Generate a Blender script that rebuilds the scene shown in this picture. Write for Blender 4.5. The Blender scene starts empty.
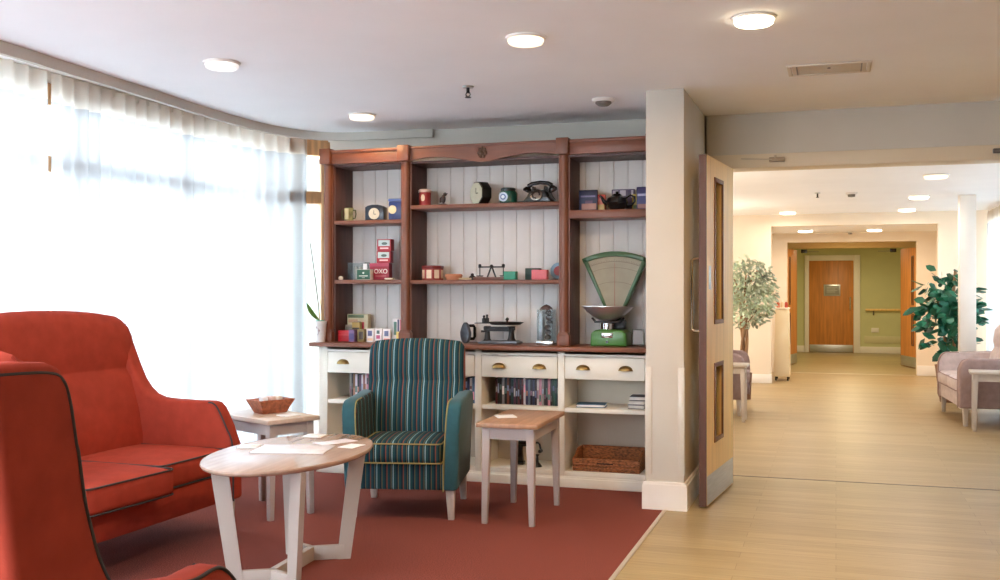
import bpy, bmesh, math, random
from math import sin, cos, pi, radians, sqrt, atan2
from mathutils import Vector, Matrix
random.seed(7)
S = bpy.context.scene
C = S.collection

# ------------------------------------------------------------------ materials
def lin(c):
    out = []
    for v in c:
        v /= 255.0
        out.append(v / 12.92 if v <= 0.04045 else ((v + 0.055) / 1.055) ** 2.4)
    return out + [1.0]

def new_mat(name):
    m = bpy.data.materials.new(name)
    m.use_nodes = True
    nt = m.node_tree
    b = nt.nodes['Principled BSDF']
    return m, nt, b

def mat(name, rgb, rough=0.5, metal=0.0, var=0.0, scale=8.0, stretch=(1, 1, 1), bump=0.0, bscale=None, spec=0.5, detail=4.0, sheen=0.0):
    m, nt, b = new_mat(name)
    b.inputs['Base Color'].default_value = lin(rgb)
    b.inputs['Roughness'].default_value = rough
    b.inputs['Metallic'].default_value = metal
    b.inputs['Specular IOR Level'].default_value = spec
    if sheen:
        b.inputs['Sheen Weight'].default_value = sheen
    if var or bump:
        tc = nt.nodes.new('ShaderNodeTexCoord')
        mp = nt.nodes.new('ShaderNodeMapping')
        mp.inputs['Scale'].default_value = stretch
        nt.links.new(tc.outputs['Object'], mp.inputs['Vector'])
    if var:
        n = nt.nodes.new('ShaderNodeTexNoise')
        n.inputs['Scale'].default_value = scale
        n.inputs['Detail'].default_value = detail
        nt.links.new(mp.outputs['Vector'], n.inputs['Vector'])
        r = nt.nodes.new('ShaderNodeValToRGB')
        a = lin([max(0, v * (1 - var)) for v in rgb]); c = lin([min(255, v * (1 + var)) for v in rgb])
        r.color_ramp.elements[0].position = 0.3; r.color_ramp.elements[0].color = a
        r.color_ramp.elements[1].position = 0.7; r.color_ramp.elements[1].color = c
        nt.links.new(n.outputs['Fac'], r.inputs['Fac'])
        nt.links.new(r.outputs['Color'], b.inputs['Base Color'])
    if bump:
        n2 = nt.nodes.new('ShaderNodeTexNoise')
        n2.inputs['Scale'].default_value = bscale or scale
        n2.inputs['Detail'].default_value = 3
        nt.links.new(mp.outputs['Vector'], n2.inputs['Vector'])
        bp = nt.nodes.new('ShaderNodeBump')
        bp.inputs['Strength'].default_value = bump
        bp.inputs['Distance'].default_value = 0.004
        nt.links.new(n2.outputs['Fac'], bp.inputs['Height'])
        nt.links.new(bp.outputs['Normal'], b.inputs['Normal'])
    return m

def emit(name, rgb, strength):
    m, nt, b = new_mat(name)
    b.inputs['Base Color'].default_value = lin(rgb)
    b.inputs['Emission Color'].default_value = lin(rgb)
    b.inputs['Emission Strength'].default_value = strength
    return m

def stripes(name, axis, period, offset=0.0):
    m, nt, b = new_mat(name)
    tc = nt.nodes.new('ShaderNodeTexCoord')
    sp = nt.nodes.new('ShaderNodeSeparateXYZ')
    nt.links.new(tc.outputs['Object'], sp.inputs[0])
    ad = nt.nodes.new('ShaderNodeMath'); ad.operation = 'ADD'; ad.inputs[1].default_value = offset + 10 * period
    nt.links.new(sp.outputs[axis], ad.inputs[0])
    dv = nt.nodes.new('ShaderNodeMath'); dv.operation = 'DIVIDE'; dv.inputs[1].default_value = period
    nt.links.new(ad.outputs[0], dv.inputs[0])
    fr = nt.nodes.new('ShaderNodeMath'); fr.operation = 'FRACT'
    nt.links.new(dv.outputs[0], fr.inputs[0])
    rp = nt.nodes.new('ShaderNodeValToRGB'); rp.color_ramp.interpolation = 'CONSTANT'
    teal = (32, 74, 82); navy = (24, 52, 64); wht = (140, 176, 182); tan = (112, 106, 78); red = (140, 78, 62)
    seq = [(0, wht), (.055, teal), (.20, navy), (.32, tan), (.365, teal), (.50, navy), (.62, red), (.675, teal), (.80, navy), (.88, tan), (.92, teal)]
    el = rp.color_ramp.elements
    el[0].position = 0; el[0].color = lin(seq[0][1]); el[1].position = seq[1][0]; el[1].color = lin(seq[1][1])
    for p, c in seq[2:]:
        e = el.new(p); e.color = lin(c)
    nt.links.new(fr.outputs[0], rp.inputs['Fac'])
    nt.links.new(rp.outputs['Color'], b.inputs['Base Color'])
    b.inputs['Roughness'].default_value = 0.85
    b.inputs['Specular IOR Level'].default_value = 0.2
    return m

def floor_mat(name, c1, c2, c3):
    """vinyl planks running across the room, thin joints, soft grain"""
    m, nt, b = new_mat(name)
    tc = nt.nodes.new('ShaderNodeTexCoord')
    br = nt.nodes.new('ShaderNodeTexBrick')
    br.inputs['Scale'].default_value = 1.0
    br.inputs['Brick Width'].default_value = 1.2
    br.inputs['Row Height'].default_value = 0.11
    br.inputs['Mortar Size'].default_value = 0.0012
    br.inputs['Mortar Smooth'].default_value = 0.2
    br.inputs['Color1'].default_value = lin(c1); br.inputs['Color2'].default_value = lin(c2); br.inputs['Mortar'].default_value = lin(c3)
    br.inputs['Bias'].default_value = 0.0
    br.offset = 0.37
    nt.links.new(tc.outputs['Object'], br.inputs['Vector'])
    mp = nt.nodes.new('ShaderNodeMapping'); mp.inputs['Scale'].default_value = (1.2, 22, 1)
    nt.links.new(tc.outputs['Object'], mp.inputs['Vector'])
    n = nt.nodes.new('ShaderNodeTexNoise'); n.inputs['Scale'].default_value = 2.5; n.inputs['Detail'].default_value = 6; n.inputs['Distortion'].default_value = 0.6
    nt.links.new(mp.outputs['Vector'], n.inputs['Vector'])
    rp = nt.nodes.new('ShaderNodeValToRGB')
    rp.color_ramp.elements[0].position = 0.3; rp.color_ramp.elements[0].color = (0.78, 0.76, 0.72, 1)
    rp.color_ramp.elements[1].position = 0.7; rp.color_ramp.elements[1].color = (1.06, 1.06, 1.05, 1)
    nt.links.new(n.outputs['Fac'], rp.inputs['Fac'])
    mx = nt.nodes.new('ShaderNodeMix'); mx.data_type = 'RGBA'; mx.blend_type = 'MULTIPLY'; mx.inputs[0].default_value = 0.8
    nt.links.new(br.outputs['Color'], mx.inputs[6]); nt.links.new(rp.outputs['Color'], mx.inputs[7])
    nt.links.new(mx.outputs[2], b.inputs['Base Color'])
    b.inputs['Roughness'].default_value = 0.38
    b.inputs['Specular IOR Level'].default_value = 0.35
    return m

def sheer(name, rgb, transp):
    m = bpy.data.materials.new(name); m.use_nodes = True
    nt = m.node_tree
    for n in list(nt.nodes): nt.nodes.remove(n)
    out = nt.nodes.new('ShaderNodeOutputMaterial')
    tr = nt.nodes.new('ShaderNodeBsdfTransparent')
    tl = nt.nodes.new('ShaderNodeBsdfTranslucent'); tl.inputs['Color'].default_value = lin(rgb)
    df = nt.nodes.new('ShaderNodeBsdfDiffuse'); df.inputs['Color'].default_value = lin(rgb)
    m1 = nt.nodes.new('ShaderNodeMixShader'); m1.inputs[0].default_value = 0.35
    nt.links.new(tl.outputs[0], m1.inputs[1]); nt.links.new(df.outputs[0], m1.inputs[2])
    m2 = nt.nodes.new('ShaderNodeMixShader'); m2.inputs[0].default_value = 1 - transp
    nt.links.new(tr.outputs[0], m2.inputs[1]); nt.links.new(m1.outputs[0], m2.inputs[2])
    nt.links.new(m2.outputs[0], out.inputs['Surface'])
    return m

def glass(name, rgb=(245, 250, 250), gloss=0.06):
    m = bpy.data.materials.new(name); m.use_nodes = True
    nt = m.node_tree
    for n in list(nt.nodes): nt.nodes.remove(n)
    out = nt.nodes.new('ShaderNodeOutputMaterial')
    tr = nt.nodes.new('ShaderNodeBsdfTransparent'); tr.inputs['Color'].default_value = lin(rgb)
    gl = nt.nodes.new('ShaderNodeBsdfGlossy'); gl.inputs['Roughness'].default_value = 0.05
    lw = nt.nodes.new('ShaderNodeLayerWeight'); lw.inputs['Blend'].default_value = 0.25
    ml = nt.nodes.new('ShaderNodeMath'); ml.operation = 'MULTIPLY_ADD'; ml.inputs[1].default_value = 0.5; ml.inputs[2].default_value = gloss
    nt.links.new(lw.outputs['Facing'], ml.inputs[0])
    mx = nt.nodes.new('ShaderNodeMixShader')
    nt.links.new(ml.outputs[0], mx.inputs[0]); nt.links.new(tr.outputs[0], mx.inputs[1]); nt.links.new(gl.outputs[0], mx.inputs[2])
    nt.links.new(mx.outputs[0], out.inputs['Surface'])
    return m

M = {}
M['wall'] = mat('wall_paint', (206, 200, 189), 0.8, var=0.01, scale=3, spec=0.2)
M['wall_dk'] = mat('bounce_cutting_wall', (66, 56, 50), 0.85, spec=0.1)  # unseen walls made dark to cut the light they bounce back
M['wall_peach'] = mat('peach_wall_paint', (232, 218, 198), 0.8, spec=0.2, var=0.01, scale=3)
M['wall_green'] = mat('green_wall_paint', (204, 204, 158), 0.8, spec=0.2, var=0.01, scale=3)
M['ceiling'] = mat('ceiling_paint', (248, 247, 247), 0.85, spec=0.2, var=0.008, scale=2)
M['white'] = mat('white_gloss_paint', (238, 232, 224), 0.4, spec=0.4, var=0.01, scale=5)
M['cream'] = mat('cream_dresser_paint', (236, 230, 216), 0.45, spec=0.4, var=0.012, scale=6)
M['board'] = mat('tongue_groove_paint', (232, 226, 220), 0.55, spec=0.35, var=0.012, scale=6)
M['mahog'] = mat('mahogany', (118, 68, 44), 0.42, var=0.09, scale=3, stretch=(9, 9, 1.2), spec=0.5, bump=0.05, bscale=20)
M['mahog_h'] = mat('mahogany_rail', (122, 70, 45), 0.42, var=0.09, scale=3, stretch=(1.2, 9, 9), spec=0.5, bump=0.05, bscale=20)
M['mahog_in'] = mat('mahogany_shaded_side', (84, 52, 44), 0.5, var=0.15, scale=3, stretch=(9, 9, 1.2))  # darker copy of the mahogany; shade inside the hutch is put into the colour
M['oak'] = mat('oak_door', (246, 206, 138), 0.42, var=0.04, scale=2.2, stretch=(14, 14, 0.9), spec=0.4)
M['oak_edge'] = mat('door_edge', (84, 46, 20), 0.5, var=0.1, scale=4, stretch=(10, 10, 1))
M['oak_dk'] = mat('oak_bead', (120, 78, 44), 0.5, var=0.1, scale=4, stretch=(10, 10, 1))
M['door_far'] = mat('far_door_veneer', (196, 128, 62), 0.45, var=0.08, scale=2.2, stretch=(12, 12, 0.9))
M['oak_win'] = mat('window_oak', (196, 150, 104), 0.45, var=0.14, scale=3, stretch=(10, 10, 1))
M['steel'] = mat('brushed_steel', (196, 198, 196), 0.35, 0.85, var=0.05, scale=6, stretch=(1, 1, 20))
M['chrome'] = mat('polished_metal', (205, 205, 203), 0.18, 1.0)
M['brass'] = mat('aged_brass', (150, 122, 74), 0.35, 0.9, var=0.15, scale=20)
M['black'] = mat('black_enamel', (22, 22, 24), 0.25, spec=0.6)
M['iron'] = mat('cast_iron', (40, 40, 42), 0.5, 0.3, var=0.2, scale=30)
M['iron2'] = mat('sad_iron_metal', (96, 100, 106), 0.4, 0.6, var=0.15, scale=20)
M['red'] = mat('red_upholstery', (162, 64, 48), 0.85, var=0.05, scale=14, bump=0.12, bscale=350, spec=0.1)
M['pipe_dk'] = mat('charcoal_piping', (52, 46, 46), 0.7)
M['teal'] = mat('teal_upholstery', (48, 90, 98), 0.85, var=0.05, scale=20, bump=0.1, bscale=350, spec=0.2, sheen=0.15)
M['pipe_ylw'] = mat('olive_piping', (150, 138, 84), 0.8)
M['stripe_x'] = stripes('striped_fabric', 'X', 0.093, 0.046)
M['stripe_y'] = stripes('striped_arm_fabric', 'Y', 0.093)
M['lilac'] = mat('mauve_upholstery', (152, 130, 128), 0.85, var=0.05, scale=18, spec=0.2)
M['lilac_lt'] = mat('pale_mauve_upholstery', (200, 186, 186), 0.85, var=0.05, scale=18, spec=0.2)
M['leg'] = mat('limed_leg', (196, 184, 172), 0.5, var=0.05, scale=8, stretch=(6, 6, 1))
M['leg_w'] = mat('white_leg', (184, 172, 161), 0.5)
M['ttop'] = mat('oak_table_top', (176, 136, 106), 0.42, var=0.09, scale=3, stretch=(10, 1.2, 1), spec=0.4)
M['ttop_o'] = mat('grey_oak_table_top', (180, 152, 132), 0.2, var=0.06, scale=3, stretch=(10, 1.2, 1), spec=0.5)
M['tleg'] = mat('taupe_table_paint', (178, 164, 156), 0.5, var=0.02, scale=5)
M['carpet'] = mat('terracotta_carpet', (124, 69, 60), 0.95, var=0.3, scale=180, bump=0.6, bscale=420, spec=0.05, detail=2)
M['floor'] = floor_mat('wood_vinyl', (180, 160, 118), (164, 143, 103), (138, 116, 82))
M['floor2'] = floor_mat('wood_vinyl_pale', (176, 152, 112), (164, 140, 100), (140, 116, 80))
M['strip'] = mat('floor_strip_metal', (214, 206, 190), 0.4, 0.4)
M['sheer'] = sheer('net_curtain_voile', (182, 182, 184), 0.029)
M['heading'] = sheer('curtain_heading_tape', (226, 218, 208), 0.08)
M['glass'] = glass('window_glass')
M['acrylic'] = glass('clear_acrylic', (236, 240, 240), 0.0)
M['lamp_on'] = emit('lamp_diffuser_lit', (255, 240, 205), 6.0)
M['lamp_cool'] = emit('lamp_diffuser_cool', (255, 250, 244), .35)
M['lamp_dim'] = emit('lamp_diffuser_dim', (255, 236, 206), .8)
M['lamp_far'] = emit('lamp_diffuser_far', (255, 248, 226), 4.0)
M['plastic'] = mat('white_plastic', (232, 228, 222), 0.4)
M['grey'] = mat('grey_plastic', (120, 114, 106), 0.5)
M['wicker'] = mat('wicker', (134, 82, 46), 0.6, var=0.4, scale=60, stretch=(1, 1, 2.5), bump=0.9, bscale=80)
M['wicker_dk'] = mat('wicker_hole_shade', (52, 26, 16), 0.8)
M['tray'] = mat('woven_tray', (158, 92, 62), 0.6, var=0.2, scale=50, bump=0.6, bscale=70)
M['paper'] = mat('paper', (240, 238, 236), 0.6, var=0.01, scale=8)
M['paper_p'] = mat('printed_leaflet', (232, 226, 230), 0.35, var=0.08, scale=12)
M['leaf_f'] = mat('ficus_leaf', (172, 184, 160), 0.5, var=0.3, scale=5)
M['leaf_r'] = mat('rubber_leaf', (30, 96, 74), 0.35, var=0.35, scale=6)
M['leaf_o'] = mat('orchid_leaf', (92, 130, 60), 0.4, var=0.15, scale=8)
M['bark'] = mat('bark', (150, 116, 84), 0.8, var=0.2, scale=14, stretch=(1, 1, .3))
M['stem'] = mat('orchid_stem', (72, 70, 58), 0.6)
M['pot'] = mat('glazed_pot', (226, 220, 216), 0.3, var=0.02, scale=6)
M['pot_rim'] = mat('pot_moss', (104, 160, 142), 0.7, var=0.2, scale=40)
M['terra'] = mat('dark_planter', (120, 84, 62), 0.6, var=0.1, scale=10)
M['soil'] = mat('soil', (60, 44, 34), 0.95, var=0.3, scale=40)
M['grass'] = mat('outside_paving', (238, 238, 236), 0.9, var=0.08, scale=3)
M['green_sc'] = mat('green_scale_enamel', (68, 118, 50), 0.3, var=0.06, scale=8)
M['dkgreen_sc'] = mat('dark_green_scale_frame', (52, 92, 46), 0.35)
M['dial'] = mat('scale_dial_paper', (158, 148, 122), 0.5, var=0.05, scale=10)
M['mauve_bowl'] = mat('scale_pan_metal', (222, 214, 212), 0.28, 0.9)
_cols = {}
def col(rgb, rough=0.45, metal=0.0):
    k = (tuple(rgb), rough, metal)
    if k not in _cols:
        _cols[k] = mat('paint_%02x%02x%02x' % tuple(rgb), rgb, rough, metal, var=0.03, scale=25)
    return _cols[k]

# ------------------------------------------------------------------ geometry
class MB:
    def __init__(s):
        s.bm = bmesh.new(); s.mats = []
    def _mi(s, m):
        if m is None: return 0
        if m not in s.mats: s.mats.append(m)
        return s.mats.index(m)
    def _merge(s, t, m, mtx=None):
        if mtx is not None: bmesh.ops.transform(t, matrix=mtx, verts=t.verts)
        bmesh.ops.recalc_face_normals(t, faces=t.faces)
        i = s._mi(m)
        for f in t.faces: f.material_index = i
        me = bpy.data.meshes.new('tmp'); t.to_mesh(me); t.free()
        s.bm.from_mesh(me); bpy.data.meshes.remove(me)
        return s
    def box(s, c, d, bev=0.0, m=None, rot=None, seg=2):
        t = bmesh.new(); bmesh.ops.create_cube(t, size=1)
        for v in t.verts: v.co = Vector((v.co.x * d[0], v.co.y * d[1], v.co.z * d[2]))
        if bev: bmesh.ops.bevel(t, geom=list(t.edges), offset=bev, segments=seg, profile=0.5, affect='EDGES')
        mt = Matrix.Translation(c)
        if rot is not None: mt = mt @ rot
        return s._merge(t, m, mt)
    def b2(s, lo, hi, bev=0.0, m=None):
        return s.box([(a + b) / 2 for a, b in zip(lo, hi)], [b - a for a, b in zip(lo, hi)], bev, m)
    def taper(s, base, top, d0, d1, bev=0.0, m=None):
        t = bmesh.new(); vs = []
        for c, d in ((base, d0), (top, d1)):
            for sx, sy in ((-1, -1), (1, -1), (1, 1), (-1, 1)):
                vs.append(t.verts.new((c[0] + sx * d[0] / 2, c[1] + sy * d[1] / 2, c[2])))
        for q in ((3, 2, 1, 0), (4, 5, 6, 7), (0, 1, 5, 4), (1, 2, 6, 5), (2, 3, 7, 6), (3, 0, 4, 7)):
            t.faces.new([vs[i] for i in q])
        if bev: bmesh.ops.bevel(t, geom=list(t.edges), offset=bev, segments=2, profile=0.5, affect='EDGES')
        return s._merge(t, m)
    def lathe(s, prof, c=(0, 0, 0), seg=28, m=None, rot=None, sc=(1, 1)):
        t = bmesh.new(); rings = []
        for r, z in prof:
            if r < 1e-5: rings.append([t.verts.new((0, 0, z))])
            else: rings.append([t.verts.new((r * cos(2 * pi * i / seg) * sc[0], r * sin(2 * pi * i / seg) * sc[1], z)) for i in range(seg)])
        for a, b in zip(rings, rings[1:]):
            for i in range(seg):
                j = (i + 1) % seg
                if len(a) == 1 and len(b) == 1: continue
                if len(a) == 1: t.faces.new((a[0], b[i], b[j]))
                elif len(b) == 1: t.faces.new((a[i], a[j], b[0]))
                else: t.faces.new((a[i], a[j], b[j], b[i]))
        mt = Matrix.Translation(c)
        if rot is not None: mt = mt @ rot
        return s._merge(t, m, mt)
    def cyl(s, c, r, h, m=None, axis='Z', seg=24, r2=None, bev=0.0):
        r2 = r if r2 is None else r2
        p = [(0, -h / 2), (r - bev, -h / 2)] + ([(r, -h / 2 + bev)] if bev else []) + [(r2, h / 2 - bev)] + ([(r2 - bev, h / 2)] if bev else []) + [(0, h / 2)]
        rot = None
        if axis == 'X': rot = Matrix.Rotation(pi / 2, 4, 'Y')
        if axis == 'Y': rot = Matrix.Rotation(-pi / 2, 4, 'X')
        return s.lathe(p, c, seg, m, rot)
    def ball(s, c, r, m=None, sc=(1, 1, 1), seg=20):
        t = bmesh.new(); bmesh.ops.create_uvsphere(t, u_segments=seg, v_segments=seg // 2, radius=r)
        for v in t.verts: v.co = Vector((v.co.x * sc[0], v.co.y * sc[1], v.co.z * sc[2]))
        return s._merge(t, m, Matrix.Translation(c))
    def tube(s, pts, r, m=None, seg=8, closed=False, radii=None):
        pts = [Vector(p) for p in pts]; n = len(pts); t = bmesh.new(); rings = []; up = None
        for i, p in enumerate(pts):
            if closed: d = pts[(i + 1) % n] - pts[i - 1]
            else: d = pts[min(i + 1, n - 1)] - pts[max(i - 1, 0)]
            d.normalize()
            if up is None:
                up = Vector((0, 0, 1)) if abs(d.z) < 0.9 else Vector((1, 0, 0))
            a = d.cross(up)
            if a.length < 1e-6: a = d.cross(Vector((0, 1, 0)))
            a.normalize(); b = a.cross(d); b.normalize(); up = b
            rr = radii[i] if radii else r
            rings.append([t.verts.new(p + a * (rr * cos(2 * pi * k / seg)) + b * (rr * sin(2 * pi * k / seg))) for k in range(seg)])
        pairs = list(zip(rings, rings[1:]))
        if closed: pairs.append((rings[-1], rings[0]))
        for a, b in pairs:
            for k in range(seg):
                j = (k + 1) % seg; t.faces.new((a[k], a[j], b[j], b[k]))
        if not closed:
            t.faces.new(list(reversed(rings[0]))); t.faces.new(rings[-1])
        return s._merge(t, m)
    def prism(s, poly, lo, hi, plane='YZ', m=None, bev=0.0, seg=2):
        t = bmesh.new()
        def P(a, b, c):
            return {'YZ': (c, a, b), 'XZ': (a, c, b), 'XY': (a, b, c)}[plane]
        A = [t.verts.new(P(a, b, lo)) for a, b in poly]; B = [t.verts.new(P(a, b, hi)) for a, b in poly]
        t.faces.new(A); t.faces.new(list(reversed(B)))
        n = len(poly)
        for i in range(n):
            j = (i + 1) % n; t.faces.new((A[i], B[i], B[j], A[j]))
        bmesh.ops.recalc_face_normals(t, faces=t.faces)
        if bev:
            es = [e for e in t.edges if len(e.link_faces) == 2 and e.calc_face_angle(0) > 0.6]
            bmesh.ops.bevel(t, geom=es, offset=bev, segments=seg, profile=0.5, affect='EDGES')
        return s._merge(t, m)
    def cushion(s, c, h, r, puff=0.0, m=None, n=7, front=0.0):
        t = bmesh.new(); bmesh.ops.create_cube(t, size=2)
        bmesh.ops.subdivide_edges(t, edges=list(t.edges), cuts=n, use_grid_fill=True)
        hv = Vector(h)
        for v in t.verts:
            p = [math.copysign(abs(k) ** 0.55, k) for k in v.co]
            q = Vector([p[i] * hv[i] for i in range(3)])
            inner = Vector([max(-(hv[i] - r), min(hv[i] - r, q[i])) for i in range(3)])
            o = q - inner
            if o.length > 1e-9: q = inner + o.normalized() * r * min(1, max(abs(x) for x in o) / r)
            if v.co.z > 0: q.z += puff * max(0, 1 - p[0] ** 2) ** .6 * max(0, 1 - p[1] ** 2) ** .6
            if v.co.y < 0: q.y -= front * max(0, 1 - p[0] ** 2) * max(0, 1 - p[2] ** 2)
            v.co = q
        return s._merge(t, m, Matrix.Translation(c))
    def surf(s, f, nu, nv, m=None):
        t = bmesh.new(); g = [[t.verts.new(f(i / nu, j / nv)) for j in range(nv + 1)] for i in range(nu + 1)]
        for i in range(nu):
            for j in range(nv):
                t.faces.new((g[i][j], g[i + 1][j], g[i + 1][j + 1], g[i][j + 1]))
        i = s._mi(m)
        for fc in t.faces: fc.material_index = i
        me = bpy.data.meshes.new('tmp'); t.to_mesh(me); t.free(); s.bm.from_mesh(me); bpy.data.meshes.remove(me)
        return s
    def done(s, name, material=None, parent=None, smooth=35, loc=None):
        if material is not None and not s.mats: s.mats = [material]
        me = bpy.data.meshes.new(name); s.bm.to_mesh(me); s.bm.free()
        for mm in s.mats: me.materials.append(mm)
        if smooth:
            me.polygons.foreach_set('use_smooth', [True] * len(me.polygons))
            me.set_sharp_from_angle(angle=radians(smooth))
        o = bpy.data.objects.new(name, me); C.objects.link(o)
        if parent: o.parent = parent
        if loc is not None: o.location = loc
        return o

def thing(name, label, cat, loc=(0, 0, 0), rz=0.0, group=None):
    o = bpy.data.objects.new(name, None); C.objects.link(o)
    o.empty_display_size = 0.1
    o.location = loc; o.rotation_euler = (0, 0, rz)
    o['label'] = label; o['category'] = cat
    if group: o['group'] = group
    return o
def tag(o, label, cat, group=None, loc=None, rz=None):
    o['label'] = label; o['category'] = cat
    if group: o['group'] = group
    if loc is not None: o.location = loc
    if rz is not None: o.rotation_euler = (0, 0, rz)
    return o
def struct(o, label=None):
    o['kind'] = 'structure'
    if label: o['label'] = label
    return o
def copy_tree(o, parent=None):
    c = o.copy(); C.objects.link(c)
    if parent: c.parent = parent
    for ch in list(o.children): copy_tree(ch, c)
    return c

# ------------------------------------------------------------------ camera
cam = bpy.data.cameras.new('camera'); cam.sensor_width = 36; cam.lens = 36 * 1026 / 1000.0
cam.shift_y = -0.002; cam.clip_start = 0.05
co = bpy.data.objects.new('camera', cam); C.objects.link(co)
co.location = (0, 0, 1.30); co.rotation_euler = (pi / 2, 0, radians(18.13))
S.camera = co

# ------------------------------------------------------------------ room shell
CZ = 2.465      # lounge ceiling
WY = 7.03       # wall behind the dresser / door wall
struct(MB().b2((-0.95, -3.2, -0.1), (4.6, 7.26, 0)).done('floor', M['floor']))
struct(MB().b2((-4.4, -3.2, -0.1), (-0.952, 7.26, 0.0)).done('floor_carpet', M['carpet']))
struct(MB().box((-0.951, 2.0, 0.0015), (0.022, 8.0, 0.006), 0.002).done('trim_1', M['strip']), 'pale metal strip between carpet and wood floor')
struct(MB().b2((-3.4, 7.26, -0.1), (3.0, 16.4, -0.001)).done('floor_corridor', M['floor2']))
struct(MB().b2((-3.4, 16.4, -0.1), (3.0, 22.0, -0.002)).done('floor_far', M['floor']))
struct(MB().box((0.15, 7.26, 0.001), (2.0, 0.012, 0.004), 0.001).done('trim_2', M['grey']), 'thin joint across the floor at the doorway')
struct(MB().box((0.2, 16.4, 0.001), (1.84, 0.03, 0.004), 0.001).done('trim_3', M['strip']))
struct(MB().b2((-4.4, -3.2, CZ), (4.6, 7.26, CZ + .1)).done('ceiling', M['ceiling']))
CZ2 = 2.30
struct(MB().b2((-3.4, 7.26, CZ2), (3.0, 14.7, CZ2 + .1)).done('ceiling_corridor', M['ceiling']))
struct(MB().b2((-3.4, 14.621, 2.14), (3.0, 16.389, 2.5)).done('ceiling_low', M['ceiling']))
struct(MB().b2((-3.4, 16.6, 2.15), (3.0, 22.0, 2.3)).done('ceiling_far', M['ceiling']))
# back wall behind the dresser
struct(MB().b2((-4.3, WY, 0), (-0.83, WY + .2, CZ)).done('wall_back', M['wall']))
# wall stub beside the dresser
w = MB(); w.b2((-1.066, 6.02, 0), (-0.842, WY - .001, CZ), 0.004); struct(w.done('wall_stub', M['wall']))
b = MB()
b.prism([(-1.086, 6.002), (-0.822, 6.002), (-0.822, WY - .002), (-0.8419, WY - .002), (-0.8419, 6.0201), (-1.0661, 6.0201), (-1.0661, 6.40), (-1.086, 6.40)], 0.0, 0.148, 'XY', bev=0.0)
b.prism([(-1.080, 6.008), (-0.828, 6.008), (-0.828, WY - .002), (-0.8419, WY - .002), (-0.8419, 6.0201), (-1.0661, 6.0201), (-1.0661, 6.40), (-1.080, 6.40)], 0.148, 0.163, 'XY', bev=0.0)
struct(b.done('baseboard_stub', M['white']))
g = MB()
for (xa, xb, dx) in ((-1.0695, -1.030, 1), (-0.878, -0.8385, -1)):
    g.b2((xa, 6.016, 0.205), (xb, 6.0199, 0.835), 0.001)
    xx = (xa, xa + .0035) if dx > 0 else (xb - .0035, xb)
    g.b2((xx[0], 6.016, 0.205), (xx[1], 6.056, 0.835), 0.001)
struct(g.done('trim_4', mat('corner_guard', (208, 201, 189), 0.35)), 'cream corner guards on the wall stub')
# door wall: header and the wall beyond the opening
h = MB(); h.b2((-0.842, WY, 2.19), (4.6, WY + .2, CZ)); struct(h.done('wall_header', M['wall']))
struct(MB().b2((1.2, WY, 0), (4.6, WY + .2, 2.19)).done('wall_door', M['wall']))
fr = MB()
fr.b2((-0.83, WY - .012, 2.10), (1.2, WY + .212, 2.1899), 0.004); fr.b2((-0.838, WY - .006, 2.178), (1.2, WY + .206, 2.192), 0.003)
fr.b2((-0.84, WY - .012, 0), (-0.79, WY + .212, 2.0999), 0.004); fr.b2((1.14, WY - .012, 0), (1.2, WY + .212, 2.0999), 0.004)
struct(fr.done('trim_5', mat('door_frame_paint', (222, 206, 180), 0.5)), 'cream painted door frame')
# unseen sides of the lounge
w = MB(); w.b2((4.5, -3.2, 0), (4.6, WY, CZ)); struct(w.done('wall_right', M['wall_dk']))
w = MB(); w.b2((-4.4, -3.2, 0), (-1.5, -3.1, .3)); w.b2((-4.4, -3.2, 2.3), (-1.5, -3.1, CZ)); w.b2((-1.5, -3.2, 0), (4.6, -3.1, CZ)); w.b2((-2.95, -3.2, .3), (-2.85, -3.1, 2.3)); struct(w.done('wall_rear', M['wall_dk']))
struct(MB().b2((-4.35, -3.16, .3), (-1.5, -3.15, 2.3)).done('window_rear_fill', M['glass']))  # unseen rear glazing added to let fill light onto the dresser front
struct(MB().b2((-20, -40, -0.3), (30, -3.3, -0.15)).done('ground_terrace', M['grass']))

# ---- window side: oak framed glazing behind the net curtains
def window_run(name, pts, zs, posts, fm=None):
    root = bpy.data.objects.new(name, None); C.objects.link(root); root['kind'] = 'structure'
    f = MB(); p = MB()
    for (a, b) in zip(pts, pts[1:]):
        a, b = Vector(a), Vector(b); L = (b - a).length; ang = atan2(b.y - a.y, b.x - a.x); mid = (a + b) / 2
        R = Matrix.Rotation(ang, 4, 'Z')
        for z, hh in zs: f.box((mid.x, mid.y, z), (L, 0.07, hh), 0.004, rot=R)
        p.box((mid.x, mid.y, 1.2), (L - .01, 0.008, 2.2), 0, rot=R)
    for x, y, ang, wd in posts: f.box((x, y, 1.2), (wd * .8, 0.07, 2.4), 0.004, rot=Matrix.Rotation(ang, 4, 'Z'))
    f.done('window_frame', fm or M['oak_win'], root); p.done('window_pane', M['glass'], root)
    return root
ps = [(-4.12, y, pi / 2, 0.08) for y in (-3.0, -1.5, 0.0, 1.5, 3.0, 4.78, 5.8)]
window_run('window_1', [(-4.12, -3.1), (-4.12, 6.62), (-3.66, 6.98)], [(0.09, 0.16), (1.98, 0.09), (2.36, 0.12)],
           ps + [(-4.12, 6.62, pi / 2 - .3, 0.09), (-3.675, 6.965, radians(38), 0.085)])
struct(MB().b2((-4.4, -3.2, 2.42), (-4.02, 6.9, CZ - .001)).done('wall_left', M['wall']), 'bulkhead over the window')
struct(MB().b2((-30, -20, -0.3), (-4.45, 40, -0.15)).done('ground_outside', M['grass']))

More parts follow.
